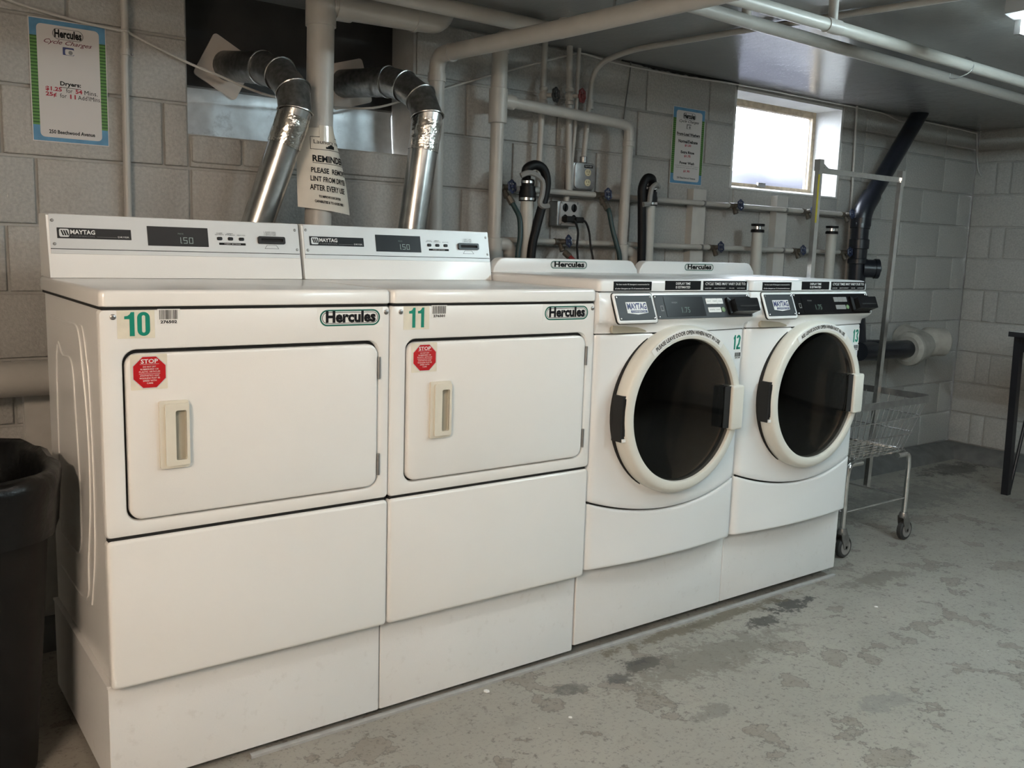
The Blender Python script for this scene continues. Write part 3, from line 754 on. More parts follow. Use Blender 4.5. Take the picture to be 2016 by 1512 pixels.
    tr = [(x0 + .620, 1.260), (x0 + .576, 1.260), (x0 + .584, 1.2705), (x0 + .612, 1.2705)]
    tri = [(x0 + .6185, 1.2607), (x0 + .5775, 1.2607), (x0 + .5846, 1.2698), (x0 + .6114, 1.2698)]
    part('card_mark', MB().ring(C2, tr, tri, 0, .0005), 'ink', t)
    for sx, sz in ((.0165, 1.3185), (.0185, 1.2590), (.6735, 1.3165), (.6760, 1.2595)):
        part('console_screw', MB().lathe(C2.P(x0 + sx, sz, 0), C2.n, [(.0042, -.0005), (.0042, .0008), (.0028, .0022), (.0012, .0024), (.001, .0014)], 12), 'steel', t)
    return t
dryer(0.0, '10', '276502', 'leftmost white dryer, numbered ten, beside the black bin')
dryer(0.6918, '11', '276501', 'second white dryer, numbered eleven, between another dryer and a washer')

# ================================================================== WASHERS
def washer(x0, num, label, torn):
    t = thing('washing_machine', label, 'washer', (x0 + .343, -.78, .296), 'front-loading washers')
    W = .6860; x1 = x0 + W; xc = x0 + W / 2
    cb = MB(); cb.box(x0 + .004, x0 + .012, -1.050, -.500, .297, 1.163); cb.box(x1 - .012, x1 - .004, -1.050, -.500, .297, 1.163); cb.box(x0 + .012, x1 - .012, -.508, -.500, .297, 1.163)
    cb.box(x0 + .012, x1 - .012, -1.050, -.508, .297, .305); cb.box(x0 + .012, x1 - .012, -1.050, -.508, 1.150, 1.163)
    part('cabinet', cb, 'enamel2', t)
    def bow(x): return -1.066 - .026 * (1 - ((x - xc) / (W / 2)) ** 2)
    def seam(x): return .461 + .058 * ((x - xc) / (W / 2)) ** 2
    def sheet(zlo, zhi, nx=40, hole=False):
        mb = MB(); rows = []
        us = [0, .0015, .004, .008, .014, .022] + [.03 + (W - .06) * i / nx for i in range(nx + 1)] + [W - .022, W - .014, W - .008, W - .004, W - .0015, W]
        R = .024
        def y(x, i):
            d = min(x - x0, x1 - x); k = 0 if d > R else R - math.sqrt(max(0, R * R - (R - d) ** 2))
            return bow(x) + k * .9 + i
        prof = [(0, .020), (0, .006), (.0015, .002), (.005, 0)]
        for a, b in prof: rows.append([(x0 + u, y(x0 + u, b), zlo(x0 + u) + a) for u in us])
        for q in range(1, 34): rows.append([(x0 + u, y(x0 + u, 0), zlo(x0 + u) + .005 + (zhi(x0 + u) - zlo(x0 + u) - .010) * q / 34) for u in us])
        for a, b in reversed(prof): rows.append([(x0 + u, y(x0 + u, b), zhi(x0 + u) - a) for u in us])
        n = len(us)
        vs = [p for r in rows for p in r]; fs = [[i * n + j, i * n + j + 1, (i + 1) * n + j + 1, (i + 1) * n + j] for i in range(len(rows) - 1) for j in range(n - 1)]
        if hole: fs = [f for f in fs if any((vs[k][0] - xc) ** 2 + (vs[k][2] - .788) ** 2 > .258 ** 2 for k in f)]
        return mb.add(vs, fs)
    part('front_panel', sheet(seam, lambda x: 1.0355, hole=True), 'enamel2', t)
    part('toe_panel', sheet(lambda x: .296, lambda x: seam(x) - .006), 'enamel2', t)
    part('panel_gap', MB().box(x0 + .006, x1 - .006, -1.058, -1.03, .30, .515), 'gap', t); part('panel_gap', MB().box(x0 + .006, x1 - .006, -1.058, -1.03, 1.032, 1.16), 'gap', t)
    # console moulding
    us = [0, .003, .010, .020, .032, .045, .058, .072, .10, .2, .35, .5, .62, .655, .672, .682, W]
    rows = []
    for u in us:
        k = min(1, max(0, (u - .018) / .045)); k = k * k * (3 - 2 * k)
        if u > .66: k = 1
        endr = 0 if .010 < u < W - .010 else (.008 if u in (0, W) else .0025)
        base = bow(x0 + u)
        pr = [(-1.00, 1.1630), (-1.066, 1.1630), (-1.073 - .003 * k, 1.1605), (-1.076 - .003 * k, 1.156)]
        for q in (1.13, 1.10, 1.088): pr.append((-1.076 - .003 * k - (1.156 - q) * (.10 + .32 * k), q))
        yl = pr[-1][0]
        pr += [(yl + .0005, 1.080), (yl + .006 * k + .001, 1.0725), (min(yl + .016, base - .004), 1.066), (base - .003, 1.056), (base + .000, 1.047), (base + .001, 1.0385), (-1.00, 1.0385)]
        rows.append([(x0 + u, y + endr, z) for y, z in pr])
    mb = MB(); mb.loft(rows)
    part('console', mb, 'enamel2', t, sharp=50)
    def cy(z): return -1.079 - (1.156 - z) * .42
    C = Fr((0, cy(0), 0), (1, 0, 0), (0, .42, 1), Vector((0, -1, .42)).normalized())
    # soap drawer
    dr = part('soap_drawer', MB().slab(C, rrect(x0 + .046, x0 + .214, 1.0705, 1.1595, .010, 6), -.004, .0045, .004), 'enamel2', t)
    part('drawer_gap', MB().slab(C, rrect(x0 + .0435, x0 + .2165, 1.070, 1.1615, .011, 6), -.004, .0007), 'gap', t)
    C3 = Fr(C.P(0, 0, .0045), C.u, C.v, C.n)
    pl = plate(t, 'badge_plate', C3, rrect(x0 + .054, x0 + .205, 1.079, 1.1515, .003, 3), 'charcoal', -.001, .0010, label='dark plate with white maker badge')
    bd = [(x0 + .177, 1.132), (x0 + .091, 1.132), (x0 + .091, 1.100), (x0 + .134, 1.0955), (x0 + .177, 1.100)]
    part('badge', MB().slab(C3, bd, .0008, .0016), 'whiteink', pl)
    letters(pl, 'MAYTAG', C3, (x0 + .094, 1.110, x0 + .174, 1.129), 'navy', .02, .0021)
    part('badge_bar', MB().slab(C3, rect(x0 + .106, x0 + .174, 1.1005, 1.1075), .0014, .0019), 'navy', pl)
    letters(pl, 'COMMERCIAL', C3, (x0 + .110, 1.1015, x0 + .170, 1.1062), 'whiteink', 0, .0024)
    for sx in (.0595, .1995):
        for sz in (1.084, 1.1465):
            part('plate_screw', MB().lathe(C3.P(x0 + sx, sz, .001), C3.n, [(.0036, -.0005), (.0036, .001), (.0022, .002)], 10), 'chrome', t)
    yr = bow(x0 + .12) + .001
    Fl = FRONT(yr)
    part('drawer_grip', MB().slab(Fl, rrect(x0 + .050, x0 + .216, 1.0390, 1.0670, .010, 6), -.004, .0065, .003), 'creamshade', t, label='cream finger recess under the drawer')
    part('grip_hole', MB().slab(Fl, rect(x0 + .168, x0 + .173, 1.0540, 1.0575), .005, .0070), 'gap', t)
    # control plate
    cp = plate(t, 'control_plate', C, rrect(x0 + .219, x0 + .668, 1.0815, 1.1535, .003, 3), 'charcoal' if num == '12' else 'black', -.001, .0022, label='dark control plate with price display')  # greyer on one washer: a reflection put into the plate colour
    C4 = Fr(C.P(0, 0, .0022), C.u, C.v, C.n)
    dsp = part('display', MB().slab(C4, rrect(x0 + .259, x0 + .438, 1.0870, 1.1470, .002, 3), -.001, .0012), 'black', t, label='dim display reading 1.75')
    letters(dsp, '1.75', C4, (x0 + .330, 1.098, x0 + .367, 1.115), 'digitdim', 0, .0018, name='digits')
    letters(dsp, 'WASH', C4, (x0 + .290, 1.127, x0 + .315, 1.132), 'grey', 0, .0018)
    part('control_mark', MB().ring(C4, rect(x0 + .2385, x0 + .2515, 1.1045, 1.1210), rect(x0 + .2405, x0 + .2495, 1.1075, 1.1190), 0, .0006), 'grey', t)
    lb = 'whitesticker' if num == '12' else 'greyhook'
    for (a0, a1, z0, z1, s) in ((.452, .478, 1.1240, 1.1410, 'HOT'), (.479, .505, 1.1240, 1.1410, 'WARM'), (.506, .532, 1.1240, 1.1410, 'COLD'), (.454, .514, 1.0975, 1.1130, 'NORMAL / START')):
        b = plate(t, 'cycle_button', C4, rrect(x0 + a0, x0 + a1, z0, z1, .0015, 3), lb, -.0005, .0014)
        letters(b, s, C4, (x0 + a0 + .004, (z0 + z1) / 2 - .002, x0 + a1 - .004, (z0 + z1) / 2 + .002), 'grey', 0, .0018)
    part('start_button', MB().lathe(C4.P(x0 + .5265, 1.1055, 0), C4.n, [(.0085, -.0005), (.0085, .0016), (.007, .0026)], 18), mat('start_green_' + num, (0.16, 0.26, 0.13), .4), t)
    part('card_reader', MB().loft([[C4.P(x0 + a, b, d) for a, b in rrect(.546, .664, 1.0880, 1.1430, .006, 4)] for d in (-.001, .010)] + [[C4.P(x0 + a, b, d) for a, b in rrect(.556, .672, 1.0905, 1.1320, .004, 4)] for d in (.014, .033)]), 'black', t, label='black card reader block')
    part('card_reader_slot', MB().slab(C4, rect(x0 + .574, x0 + .660, 1.104, 1.109), .030, .0336), 'gap', t)
    for sx, sz in ((.226, 1.0870), (.224, 1.1480), (.661, 1.1490), (.664, 1.0850)):
        part('plate_screw', MB().lathe(C4.P(x0 + sx, sz, 0), C4.n, [(.0036, -.0005), (.0036, .001), (.0022, .002)], 10), 'chrome', t)
    # lid and splash back
    L = []; Ft = Fr((0, 0, 1.163), (1, 0, 0), (0, 1, 0), (0, 0, 1))
    for d, i in ((0.002, .003), (.004, .0005), (.028, .0005), (.034, .003), (.038, .007), (.040, .016)):
        L.append([Ft.P(a, b, d) for a, b in rrect(x0 + i, x1 - i, -1.0765 + i, -.500 - i, .016, 5)])
    part('lid', MB().loft(L), 'enamel2', t)
    part('lid_seam', MB().box(x0 + .006, x1 - .006, -1.066, -.51, 1.158, 1.168), 'gap', t)
    sb = [(x0 + .6850, 1.200), (x0 + .6830, 1.215), (x0 + .662, 1.241), (x0 + .650, 1.2485), (x0 + .635, 1.251), (x0 + .05, 1.251), (x0 + .033, 1.2485), (x0 + .018, 1.238), (x0 + .003, 1.215), (x0 + .001, 1.200)]
    part('splash_back', MB().slab(FRONT(-.520), sb, -.030, .008, .004), 'enamel2', t)
    hercules(t, FRONT(-.5285), x0 + .252, 1.2165, x0 + .424, 1.2435)
    Ld = FRONT(-1.0765)
    for a0, a1, z0, z1, lines in ((.057, .216, 1.1675, 1.1955, (('For best results HE detergent is recommended for', .010, .149, 1.1835, 1.1890), ('all other detergents use 1/3 of recommended amount.', .006, .150, 1.1710, 1.1765))),
                                  (.276, .439, 1.1695, 1.1985, (('DISPLAY TIME', .047, .113, 1.1860, 1.1935), ('IS ESTIMATED', .047, .113, 1.1745, 1.1820))),
                                  (.452, .668, 1.1685, 1.1985, (('CYCLE TIMES MAY VARY DUE TO:', .008, .208, 1.1850, 1.1940), ('LOAD SIZE', .007, .037, 1.1735, 1.1765), ('AMOUNT OF DETERGENT', .051, .108, 1.1735, 1.1765), ('SOIL LEVEL', .126, .152, 1.1735, 1.1765), ('WATER PRESSURE', .165, .205, 1.1735, 1.1765)))):
        p = plate(t, 'notice_sticker', Ld, rrect(x0 + a0, x0 + a1, z0, z1, .001, 3), 'ink', -.001, .0006, label='black sticker with white lettering')
        for s, b0, b1, c0, c1 in lines:
            letters(p, s, Ld, (x0 + a0 + b0, c0, x0 + a0 + b1, c1), 'whiteink', .008, .0011)
    # door
    D = Vector((xc, 0, .788))
    fy = -1.0685
    def lz(prof, seg=72): return MB().lathe((xc, fy, .788), (0, -1, 0), prof, seg)
    part('door_gasket', MB().lathe((xc, fy, .788), (0, -1, 0), [(.2300, -.01), (.2755, 0), (.2755, .0165), (.2745, .0190), (.235, .0190), (.2300, -.01)], 72, False), 'gap', t)
    part('door_bellows', MB().lathe((xc, fy, .788), (0, -1, 0), [(.2320, .030), (.2300, .0), (.215, -.02), (.222, -.035), (.205, -.05), (.212, -.065), (.200, -.075), (.205, -.085)], 56, False), 'rubber', t)
    part('drum', MB().lathe((xc, fy, .788), (0, -1, 0), [(.205, -.080), (.235, -.088), (.245, -.10), (.245, -.42), (.225, -.445), (.12, -.455), (.10, -.440), (.001, -.435)], 64, False), 'drum', t, label='brushed steel drum')
    dring = part('door_ring', MB().lathe((xc, fy, .788), (0, -1, 0), [(.236, .016), (.2690, .016), (.2715, .020), (.2720, .044), (.2690, .055), (.2630, .0635), (.2560, .0670), (.2360, .0690), (.2320, .0670), (.2300, .0600), (.2300, .040), (.236, .016)], 96, False), 'ringwhite', t, label='cream plastic porthole ring')
    part('door_glass', MB().lathe((xc, fy, .788), (0, -1, 0), [(.2305, .045), (.2305, .0575), (.226, .0600), (.20, .0655), (.16, .0715), (.11, .0765), (.06, .0790), (.02, .0797), (.001, .0798)], 72), 'glass', t, label='dark smoked porthole glass')
    part('door_hinge', MB().box(xc - .2735, xc - .2440, fy - .058, fy - .016, .788 - .078, .788 + .064), 'gap', t)
    part('hinge_pin', MB().tube([(xc - .2630, fy - .056, .788 - .060), (xc - .2630, fy - .056, .788 + .056)], .0060, 10), 'blackmat', t)
    part('hinge_cap', MB().box(xc - .2700, xc - .2560, fy - .062, fy - .050, .788 - .078, .788 - .068), 'whitesticker', t)
    Fh = FRONT(fy - .060)
    part('grip_recess', MB().slab(Fh, rrect(xc + .176, xc + .240, .788 - .074, .788 + .066, .006, 4), -.010, .0112), 'gap', t)
    part('door_handle', MB().slab(Fh, rrect(xc + .204, xc + .262, .788 - .081, .788 + .068, .007, 4), -.030, .022, .006), 'ringwhite', t, label='cream door handle')
    # curved sticker on the ring
    Rr, Rw = .2520, .0115
    a_s, a_e = (127, 58) if not torn else (121, 60)
    st = MB(); inner = []; outer = []; nn = 24
    for i in range(nn + 1):
        a = math.radians(a_s + 4 + (a_e - a_s - 8) * i / nn)
        inner.append((xc + (Rr - Rw) * math.cos(a), fy - .0695, .788 + (Rr - Rw) * math.sin(a))); outer.append((xc + (Rr + Rw) * math.cos(a), fy - .0680, .788 + (Rr + Rw) * math.sin(a)))
    st.add(inner + outer, [[i, i + 1, nn + 2 + i, nn + 1 + i] for i in range(nn)])
    stk = part('door_sticker', st, 'whitesticker', t)
    txt = 'ASE LEAVE DOOR OPEN WHEN NOT IN USE' if torn else 'PLEASE LEAVE DOOR OPEN WHEN NOT IN USE'
    def onarc(u, v, d):
        a = math.radians(a_s + (a_e - a_s) * u); r = Rr - .0065 + .0130 * v
        return Vector((xc + r * math.cos(a), fy - .0703 + .0012 * v - .0002, .788 + r * math.sin(a)))
    letters(stk, txt, None, (0, 0, 1, 1), 'ink', .012, 0, fn=onarc)
    # number stickers
    yn = bow(x0 + .64) - .0003
    Fn = Fr((0, yn, 0), (1, .062, 0), (0, 0, 1), (0.06, -1, 0))
    Fn.o = Vector((0, yn - .062 * (x0 + .64), 0))
    ns = plate(t, 'number_sticker', Fn, rrect(x0 + .604, x0 + .6655, .962, 1.021, .002, 3), 'whitesticker', -.001, .0005, label='sticker with green numerals ' + num)
    numerals(ns, num, Fn, (x0 + .611, .967, x0 + .660, 1.016))
    barcode(t, Fn, x0 + .630, .934, x0 + .668, .957, '28' + num + '48')
    return t
washer(1.3830, '12', 'white front-load washer, numbered twelve, beside the dryers', False)
washer(2.0770, '13', 'white front-load washer, numbered thirteen, at the cart end of the row', True)

# ================================================================== DRYER DUCTS
def duct(name, path, flange, label, rot, tape_len, hang):
    P = [Vector(p) for p in path]
    t = thing(name, label, 'duct', P[0], 'galvanised dryer ducts')
    r = .0515
    # wall plate, tilted in its own plane
    c = Vector(flange); h = .082; k = math.radians(rot)
    def rp(a, b): return (c.x + a * math.cos(k) - b * math.sin(k), c.z + a * math.sin(k) + b * math.cos(k))
    part('wall_plate', MB().slab(FRONT(c.y), [rp(a, b) for a, b in rrect(-h, h, -h, h, .012, 4)], -.004, .004), 'plate', t)
    n = len(P)
    fl0 = MB().tube(P, r, 28, caps=False)
    op = MB(); op.v = fl0.v[:56]; op.f = [[j, (j + 1) % 28, 28 + (j + 1) % 28, 28 + j] for j in range(28)]
    part('outlet_pipe', op, 'galvdark', t)
    for i in range(1, n - 2):
        # each gore of the adjustable elbow, mitred against its neighbours
        seg = MB()
        d = (P[i + 1] - P[i]).normalized()
        full = MB().tube(P, r + .0015 * (1 if i % 2 else .3), 28, caps=False)
        seg.v = full.v[i * 28:(i + 2) * 28]; seg.f = [[j, (j + 1) % 28, 28 + (j + 1) % 28, 28 + j] for j in range(28)]
        part('elbow_gore', seg, 'galvdark', t)
    full = MB().tube(P, r + .0035, 28, caps=False)
    for i in range(1, n - 1):
        lp = full.v[i * 28:(i + 1) * 28]
        part('crimp_ring', MB().tube(lp, .0028, 6, closed=True), 'galv', t)
    d = (P[-1] - P[-2]).normalized()
    fl1 = MB().tube(P[:-1] + [P[-1] + d * hang], r - .0005, 28, caps=False)
    rp_ = MB(); rp_.v = fl1.v[(n - 2) * 28:n * 28]; rp_.f = [[j, (j + 1) % 28, 28 + (j + 1) % 28, 28 + j] for j in range(28)]
    part('riser_pipe', rp_, 'galv', t, label='bright galvanised riser')
    L = (P[-1] - P[-2]).length
    tb = MB(); segs = 26; rows = []
    for i in range(7):
        s = .012 + tape_len * i / 6; q = P[-2] + d * s; rows.append((q, r + .0016 + random.uniform(0, .0012)))
    tb.tube([q for q, _ in rows], [rr for _, rr in rows], 30, caps=False)
    rnd = random.Random(5)
    tb.v = [v + Vector((rnd.uniform(-1, 1), rnd.uniform(-1, 1), rnd.uniform(-1, 1))) * .0011 for v in tb.v]
    part('foil_tape', tb, 'foil', t, label='crinkled silver foil tape', sharp=60)
    d1 = (P[1] - P[0]).normalized()
    tb = MB().tube([P[1] - d1 * .07, P[1] - d1 * .045, P[1] - d1 * .02, P[1] - d1 * .004], r + .0018, 30, caps=False)
    tb.v = [v + Vector((rnd.uniform(-1, 1), rnd.uniform(-1, 1), rnd.uniform(-1, 1))) * .0009 for v in tb.v]
    part('foil_tape', tb, 'galvdark', t, sharp=60)
    return t
duct('exhaust_duct', [(.707, .165, 1.881), (.753, -.06, 1.851), (.770, -.165, 1.820), (.781, -.245, 1.758), (.776, -.270, 1.692), (.673, -.220, 1.350)], (.700, .160, 1.876), 'silver exhaust duct leaning behind the leftmost dryer console', 62, .10, .25)
duct('exhaust_duct', [(1.150, .165, 1.877), (1.225, -.06, 1.867), (1.250, -.135, 1.846), (1.267, -.22, 1.797), (1.268, -.268, 1.728), (1.218, -.26, 1.341)], (1.172, .160, 1.878), 'silver exhaust duct rising upright behind the second dryer console', 17, .105, .25)

# ================================================================== PIPES
def coupling(t, p, axis, r, l=.05, m='pipe', name='coupling'):
    return part(name, MB().lathe(p, axis, [(r - .003, -l / 2), (r, -l / 2), (r, l / 2), (r - .003, l / 2)], 22), m, t)
# tall waste stack with tee
t = thing('waste_stack', 'thick cream waste pipe standing between the two silver ducts', 'pipe', (.893, -.2, 0))
part('stack', MB().tube([(.880, -.2, .0), (.886, -.2, 1.36), (.896, -.2, 2.0), (.897, -.2, HC)], .0445, 28), 'pipe', t)
coupling(t, (.896, -.2, 2.035), (0, 0, 1), .050, .105, name='tee')
part('branch_pipe', MB().tube(fillet([(.93, -.2, 2.058), (1.24, -.205, 2.066), (1.34, -.21, 2.070), (1.37, -.21, HC + .01)], .05), .043, 24), 'pipe', t)
coupling(t, (.972, -.2, 2.059), (1, 0, 0.03), .048, .06, name='branch_collar')
coupling(t, (1.245, -.205, 2.066), (1, 0, 0.03), .047, .012, name='elbow_collar')
# vent pipe that turns along the ceiling toward the viewer
t = thing('vent_pipe', 'cream pipe that rises behind the second duct and runs out along the ceiling', 'pipe', (1.39, -.12, 0))
part('pipe', MB().tube(fillet([(1.398, -.125, .0), (1.390, -.125, 1.40), (1.390, -.125, 1.975), (1.45, -.80, 1.970), (1.56, -2.6, 1.962)], .055, 8), .0295, 24), 'pipe', t)
coupling(t, (1.390, -.125, 1.895), (0, 0, 1), .0335, .03)
coupling(t, (1.398, -.21, 1.974), (0.09, -1, 0), .0335, .012)
for yy in (-1.0, -2.2):
    part('pipe_hanger', MB().tube([(1.45 + (-.8 - yy) * .061, yy, 1.99), (1.45 + (-.8 - yy) * .061, yy, HC)], .005, 8), 'steel', t)
# ceiling pipe above it
t = thing('ceiling_pipe', 'cream pipe tight under the ceiling above the silver ducts', 'pipe', (.9, -.4, 2.07))
part('pipe', MB().tube(fillet([(-2.2, -.43, 2.07), (1.70, -.385, 2.072), (1.775, -.385, 2.072), (1.78, -.385, HC + .01)], .05), .0265, 20), 'pipe', t)
# stack 3 with cross branch
t = thing('standpipe_loop', 'cream drain loop of two uprights joined by a sloping crossbar', 'pipe', (1.67, -.125, 0))
part('upright', MB().tube([(1.664, -.125, .0), (1.667, -.125, 1.50), (1.669, -.125, 1.80)], .0265, 22), 'pipe', t)
part('upright', MB().tube([(1.669, -.125, 1.78), (1.672, -.125, 2.02), (1.674, -.125, 2.05)], .0315, 22), 'pipe', t)
part('tee', MB().lathe((1.669, -.125, 1.83), (0, 0, 1), [(.030, -.07), (.036, -.068), (.036, .06), (.031, .062)], 22), 'pipe', t)
part('elbow', MB().tube(fillet([(1.674, -.125, 2.02), (1.675, -.125, 2.075), (1.68, -.22, 2.08), (1.70, -.34, 2.075)], .05), .033, 20), 'pipe', t)
part('crossbar', MB().tube(fillet([(1.69, -.125, 1.848), (2.3, -.125, 1.826), (2.366, -.125, 1.820), (2.364, -.125, 1.70)], .045), .0215, 20), 'pipe', t)
part('collar', MB().lathe((1.722, -.125, 1.847), (1, 0, -.03), [(.024, -.03), (.028, -.028), (.028, .02), (.024, .022)], 20), 'pipe', t)
part('collar', MB().lathe((2.365, -.125, 1.745), (0, 0, 1), [(.022, -.012), (.0255, -.010), (.0255, .010), (.022, .012)], 20), 'pipe', t)
part('upright', MB().tube([(2.364, -.125, 1.76), (2.356, -.125, 1.30), (2.35, -.125, .0)], .0225, 20), 'pipe', t)
part('low_tee', MB().lathe((2.356, -.125, 1.262), (0, 0, 1), [(.024, -.07), (.029, -.068), (.029, .05), (.024, .052)], 20), 'pipe', t)
part('low_elbow', MB().tube(fillet([(2.356, -.125, 1.285), (2.425, -.125, 1.285), (2.43, -.125, 1.20)], .035), .024, 18), 'pipe', t)
part('low_tee', MB().lathe((1.666, -.125, 1.29), (0, 0, 1), [(.028, -.07), (.034, -.068), (.034, .03), (.028, .032)], 20), 'pipe', t)
part('low_elbow', MB().tube(fillet([(1.666, -.125, 1.298), (1.745, -.125, 1.298), (1.75, -.125, 1.21)], .035), .026, 18), 'pipe', t)

def handwheel(parent, p, axis, m, R=.022, spokes=6):
    p = Vector(p); ax = Vector(axis).normalized()
    a = (Vector((0, 0, 1)) - ax * ax.z).normalized(); b = ax.cross(a); mb = MB()
    pts = []
    for i in range(36):
        an = 2 * math.pi * i / 36; rr = R * (1 + .10 * math.cos(spokes * an))
        pts.append(p + (a * math.cos(an) + b * math.sin(an)) * rr)
    mb.tube(pts, R * .20, 6, closed=True)
    for i in range(spokes):
        an = 2 * math.pi * i / spokes; mb.tube([p, p + (a * math.cos(an) + b * math.sin(an)) * R], R * .12, 5)
    mb.lathe(p, ax, [(R * .34, -.006), (R * .34, .004), (R * .22, .007)], 10)
    return part('handwheel', mb, m, parent)
def faucet(t, p, ax, wheel, spout=(0.15, -.45, -1)):
    """A hose faucet on a supply pipe: body, bonnet, wheel and spout."""
    p = Vector(p); ax = Vector(ax).normalized(); sp = Vector(spout).normalized()
    mb = MB()
    mb.lathe(p, (1, 0, 0), [(.010, -.030), (.0150, -.030), (.0150, -.022), (.012, -.020), (.0145, -.006), (.0145, .008), (.011, .014)], 14)
    mb.tube([p, p + ax * .020, p + ax * .034], [.012, .0115, .008], 12)
    mb.tube([p, p + sp * .022, p + sp * .030, p + sp * .042], [.0105, .0100, .0125, .0125], 12)
    b = part('faucet', mb, 'brass' if wheel != 'chrome' else 'chrome', t)
    handwheel(b, p + ax * .044, ax, wheel)
    return b
def hot_or_cold(name, label, z, x0, x1, fau, straps, tone='pipe'):
    t = thing(name, label, 'pipe', (x0, -.08, z))
    part('pipe', MB().tube([(x0, -.07, z), (x1, -.07, z + .002)], .0118, 16), tone, t)
    for x in straps:
        part('pipe_strap', MB().lathe((x, -.07, z), (1, 0, 0), [(.0122, -.006), (.0145, -.006), (.0145, .006), (.0122, .006)], 16), 'steel', t)
    for x, ax, w in fau:
        p = faucet(t, (x, -.072, z), ax, w)
    return t
hot_or_cold('supply_pipe', 'upper of two horizontal cream water pipes above the washers, passing the outlets', 1.522, 1.700, 4.085,
            [(1.745, (.25, -.95, .1), 'bluewheel'), (2.262, (.2, -.96, .1), 'bluewheel'), (3.135, (.12, -.98, .1), 'bluewheel'), (3.715, (.1, -.98, .1), 'bluewheel'), (4.062, (.1, -.98, .1), 'bluewheel')], (2.925, 3.548))
hot_or_cold('supply_pipe', 'lower of two horizontal cream water pipes, just above the washer tops', 1.3155, 1.700, 4.095,
            [(2.045, (.4, -.9, .1), 'bluewheel'), (3.01, (.15, -.98, .1), 'bluewheel'), (3.655, (.1, -.98, .1), 'bluewheel'), (4.072, (.1, -.98, .1), 'bluewheel')], (2.925, 3.548))
# risers from the ceiling
def riser(label, pts, r, valve=None, wheel=None):
    t = thing('riser_pipe', label, 'pipe', pts[-1])
    part('pipe', MB().tube(pts, r, 14), 'pipe', t)
    if valve:
        b = part('valve', MB().lathe(valve, (0, 0, 1), [(r, -.035), (r + .006, -.033), (r + .006, -.020), (r + .002, -.016), (r + .007, -.004), (r + .007, .006), (r + .002, .016), (r + .006, .020), (r + .006, .032), (r, .034)], 16), 'pipe', t)
        v = Vector(valve); ax = Vector((.38, -.92, .0)).normalized()
        part('valve_stem', MB().tube([v, v + ax * .045], .009, 10), 'pipe', t)
        handwheel(b, v + ax * .058, ax, wheel, .025, 7)
    return t
riser('thin cream riser pipe with a black handwheel valve near the ceiling', [(1.948, -.05, HC), (1.942, -.05, 1.80), (1.935, -.05, 1.50)], .0125, (1.944, -.055, 1.905), 'blackwheel')
riser('thin cream riser pipe with a dark red handwheel valve near the ceiling', [(2.078, -.05, HC), (2.086, -.05, 1.90), (2.098, -.055, 1.53)], .0135, (2.084, -.055, 1.918), 'redwheel')
riser('thinnest cream riser pipe beside the red valve', [(2.134, -.045, HC), (2.128, -.045, 1.80), (2.118, -.045, 1.66), (2.118, -.045, 1.53)], .0085)
# electrical conduit with ceiling run
t = thing('electrical_conduit', 'grey electrical conduit bending from the upper outlet up across the ceiling', 'conduit', (2.2, -.05, 2.0))
part('conduit', MB().tube(fillet([(2.182, -.045, 1.655), (2.192, -.045, 1.80), (2.214, -.045, 2.06), (2.25, -.22, 2.103), (2.33, -.82, 2.106), (2.44, -1.45, 2.106), (2.58, -2.3, 2.106)], .09, 8), .0115, 14), 'pipe', t)
part('connector', MB().lathe((2.206, -.045, 1.90), (0, 0, 1), [(.0115, -.02), (.0145, -.018), (.0145, .018), (.0115, .02)], 14), 'pipe', t)
part('connector', MB().lathe((2.182, -.045, 1.668), (0, 0, 1), [(.012, -.014), (.016, -.012), (.016, .012), (.012, .014)], 14), 'steel', t)
# thin conduit by the left notice
t = thing('thin_conduit', 'thin painted conduit on the block wall beside the dryer price notice', 'conduit', (.32, -.02, 0))
part('conduit', MB().tube([(.327, -.028, HC), (.3265, -.028, 1.86), (.324, -.022, 1.82), (.3215, -.020, 1.35), (.320, -.020, .10)], .0115, 14), 'pipe', t)
part('strap', MB().lathe((.3255, -.027, 1.845), (0, 0, 1), [(.0115, -.010), (.0140, -.009), (.0140, .009), (.0115, .010)], 14), 'pipe', t)
part('strap_ear', MB().box(.336, .360, -.006, 0.0, 1.837, 1.853), 'pipe', t)
part('strap_screw', MB().lathe((.352, -.006, 1.845), (0, -1, 0), [(.005, 0), (.004, .003)], 8), 'steel', t)
# small conduit beside the window
single('small_conduit', MB().tube([(4.178, -.015, HC), (4.20, -.015, 1.65), (4.221, -.015, .6)], .007, 10), 'pipe', 'very thin painted conduit running down the wall beside the bright window', 'conduit')

# overhead pipes that run along the room
t = thing('sprinkler_pipe', 'pale overhead pipe with a ring coupling and wire hook, nearer the viewer', 'pipe', (2.2, -1.24, 2.02))
part('pipe', MB().tube([(1.0, -1.245, 2.022), (2.19, -1.237, 2.02), (XR, -1.19, 2.016)], .0205, 20), 'pipe_white', t)
coupling(t, (2.185, -1.237, 2.02), (1, .01, 0), .0232, .07)
part('hanger_stub', MB().tube([(2.185, -1.237, 2.03), (2.185, -1.237, HC)], .0155, 14), 'pipe', t)
part('wire_hook', MB().tube(spline([(3.075, -1.205, 2.055), (3.07, -1.225, 2.046), (3.065, -1.24, 2.03), (3.06, -1.245, 2.01), (3.05, -1.235, 1.99), (3.02, -1.21, 1.972), (2.99, -1.20, 1.968), (2.985, -1.20, 1.985)], 6), .0022, 6), 'steel', t)
t = thing('ceiling_line_pipe', 'painted overhead pipe running beside the shiny ceiling patch, nearer the wall', 'pipe', (2.5, -.93, 2.06))
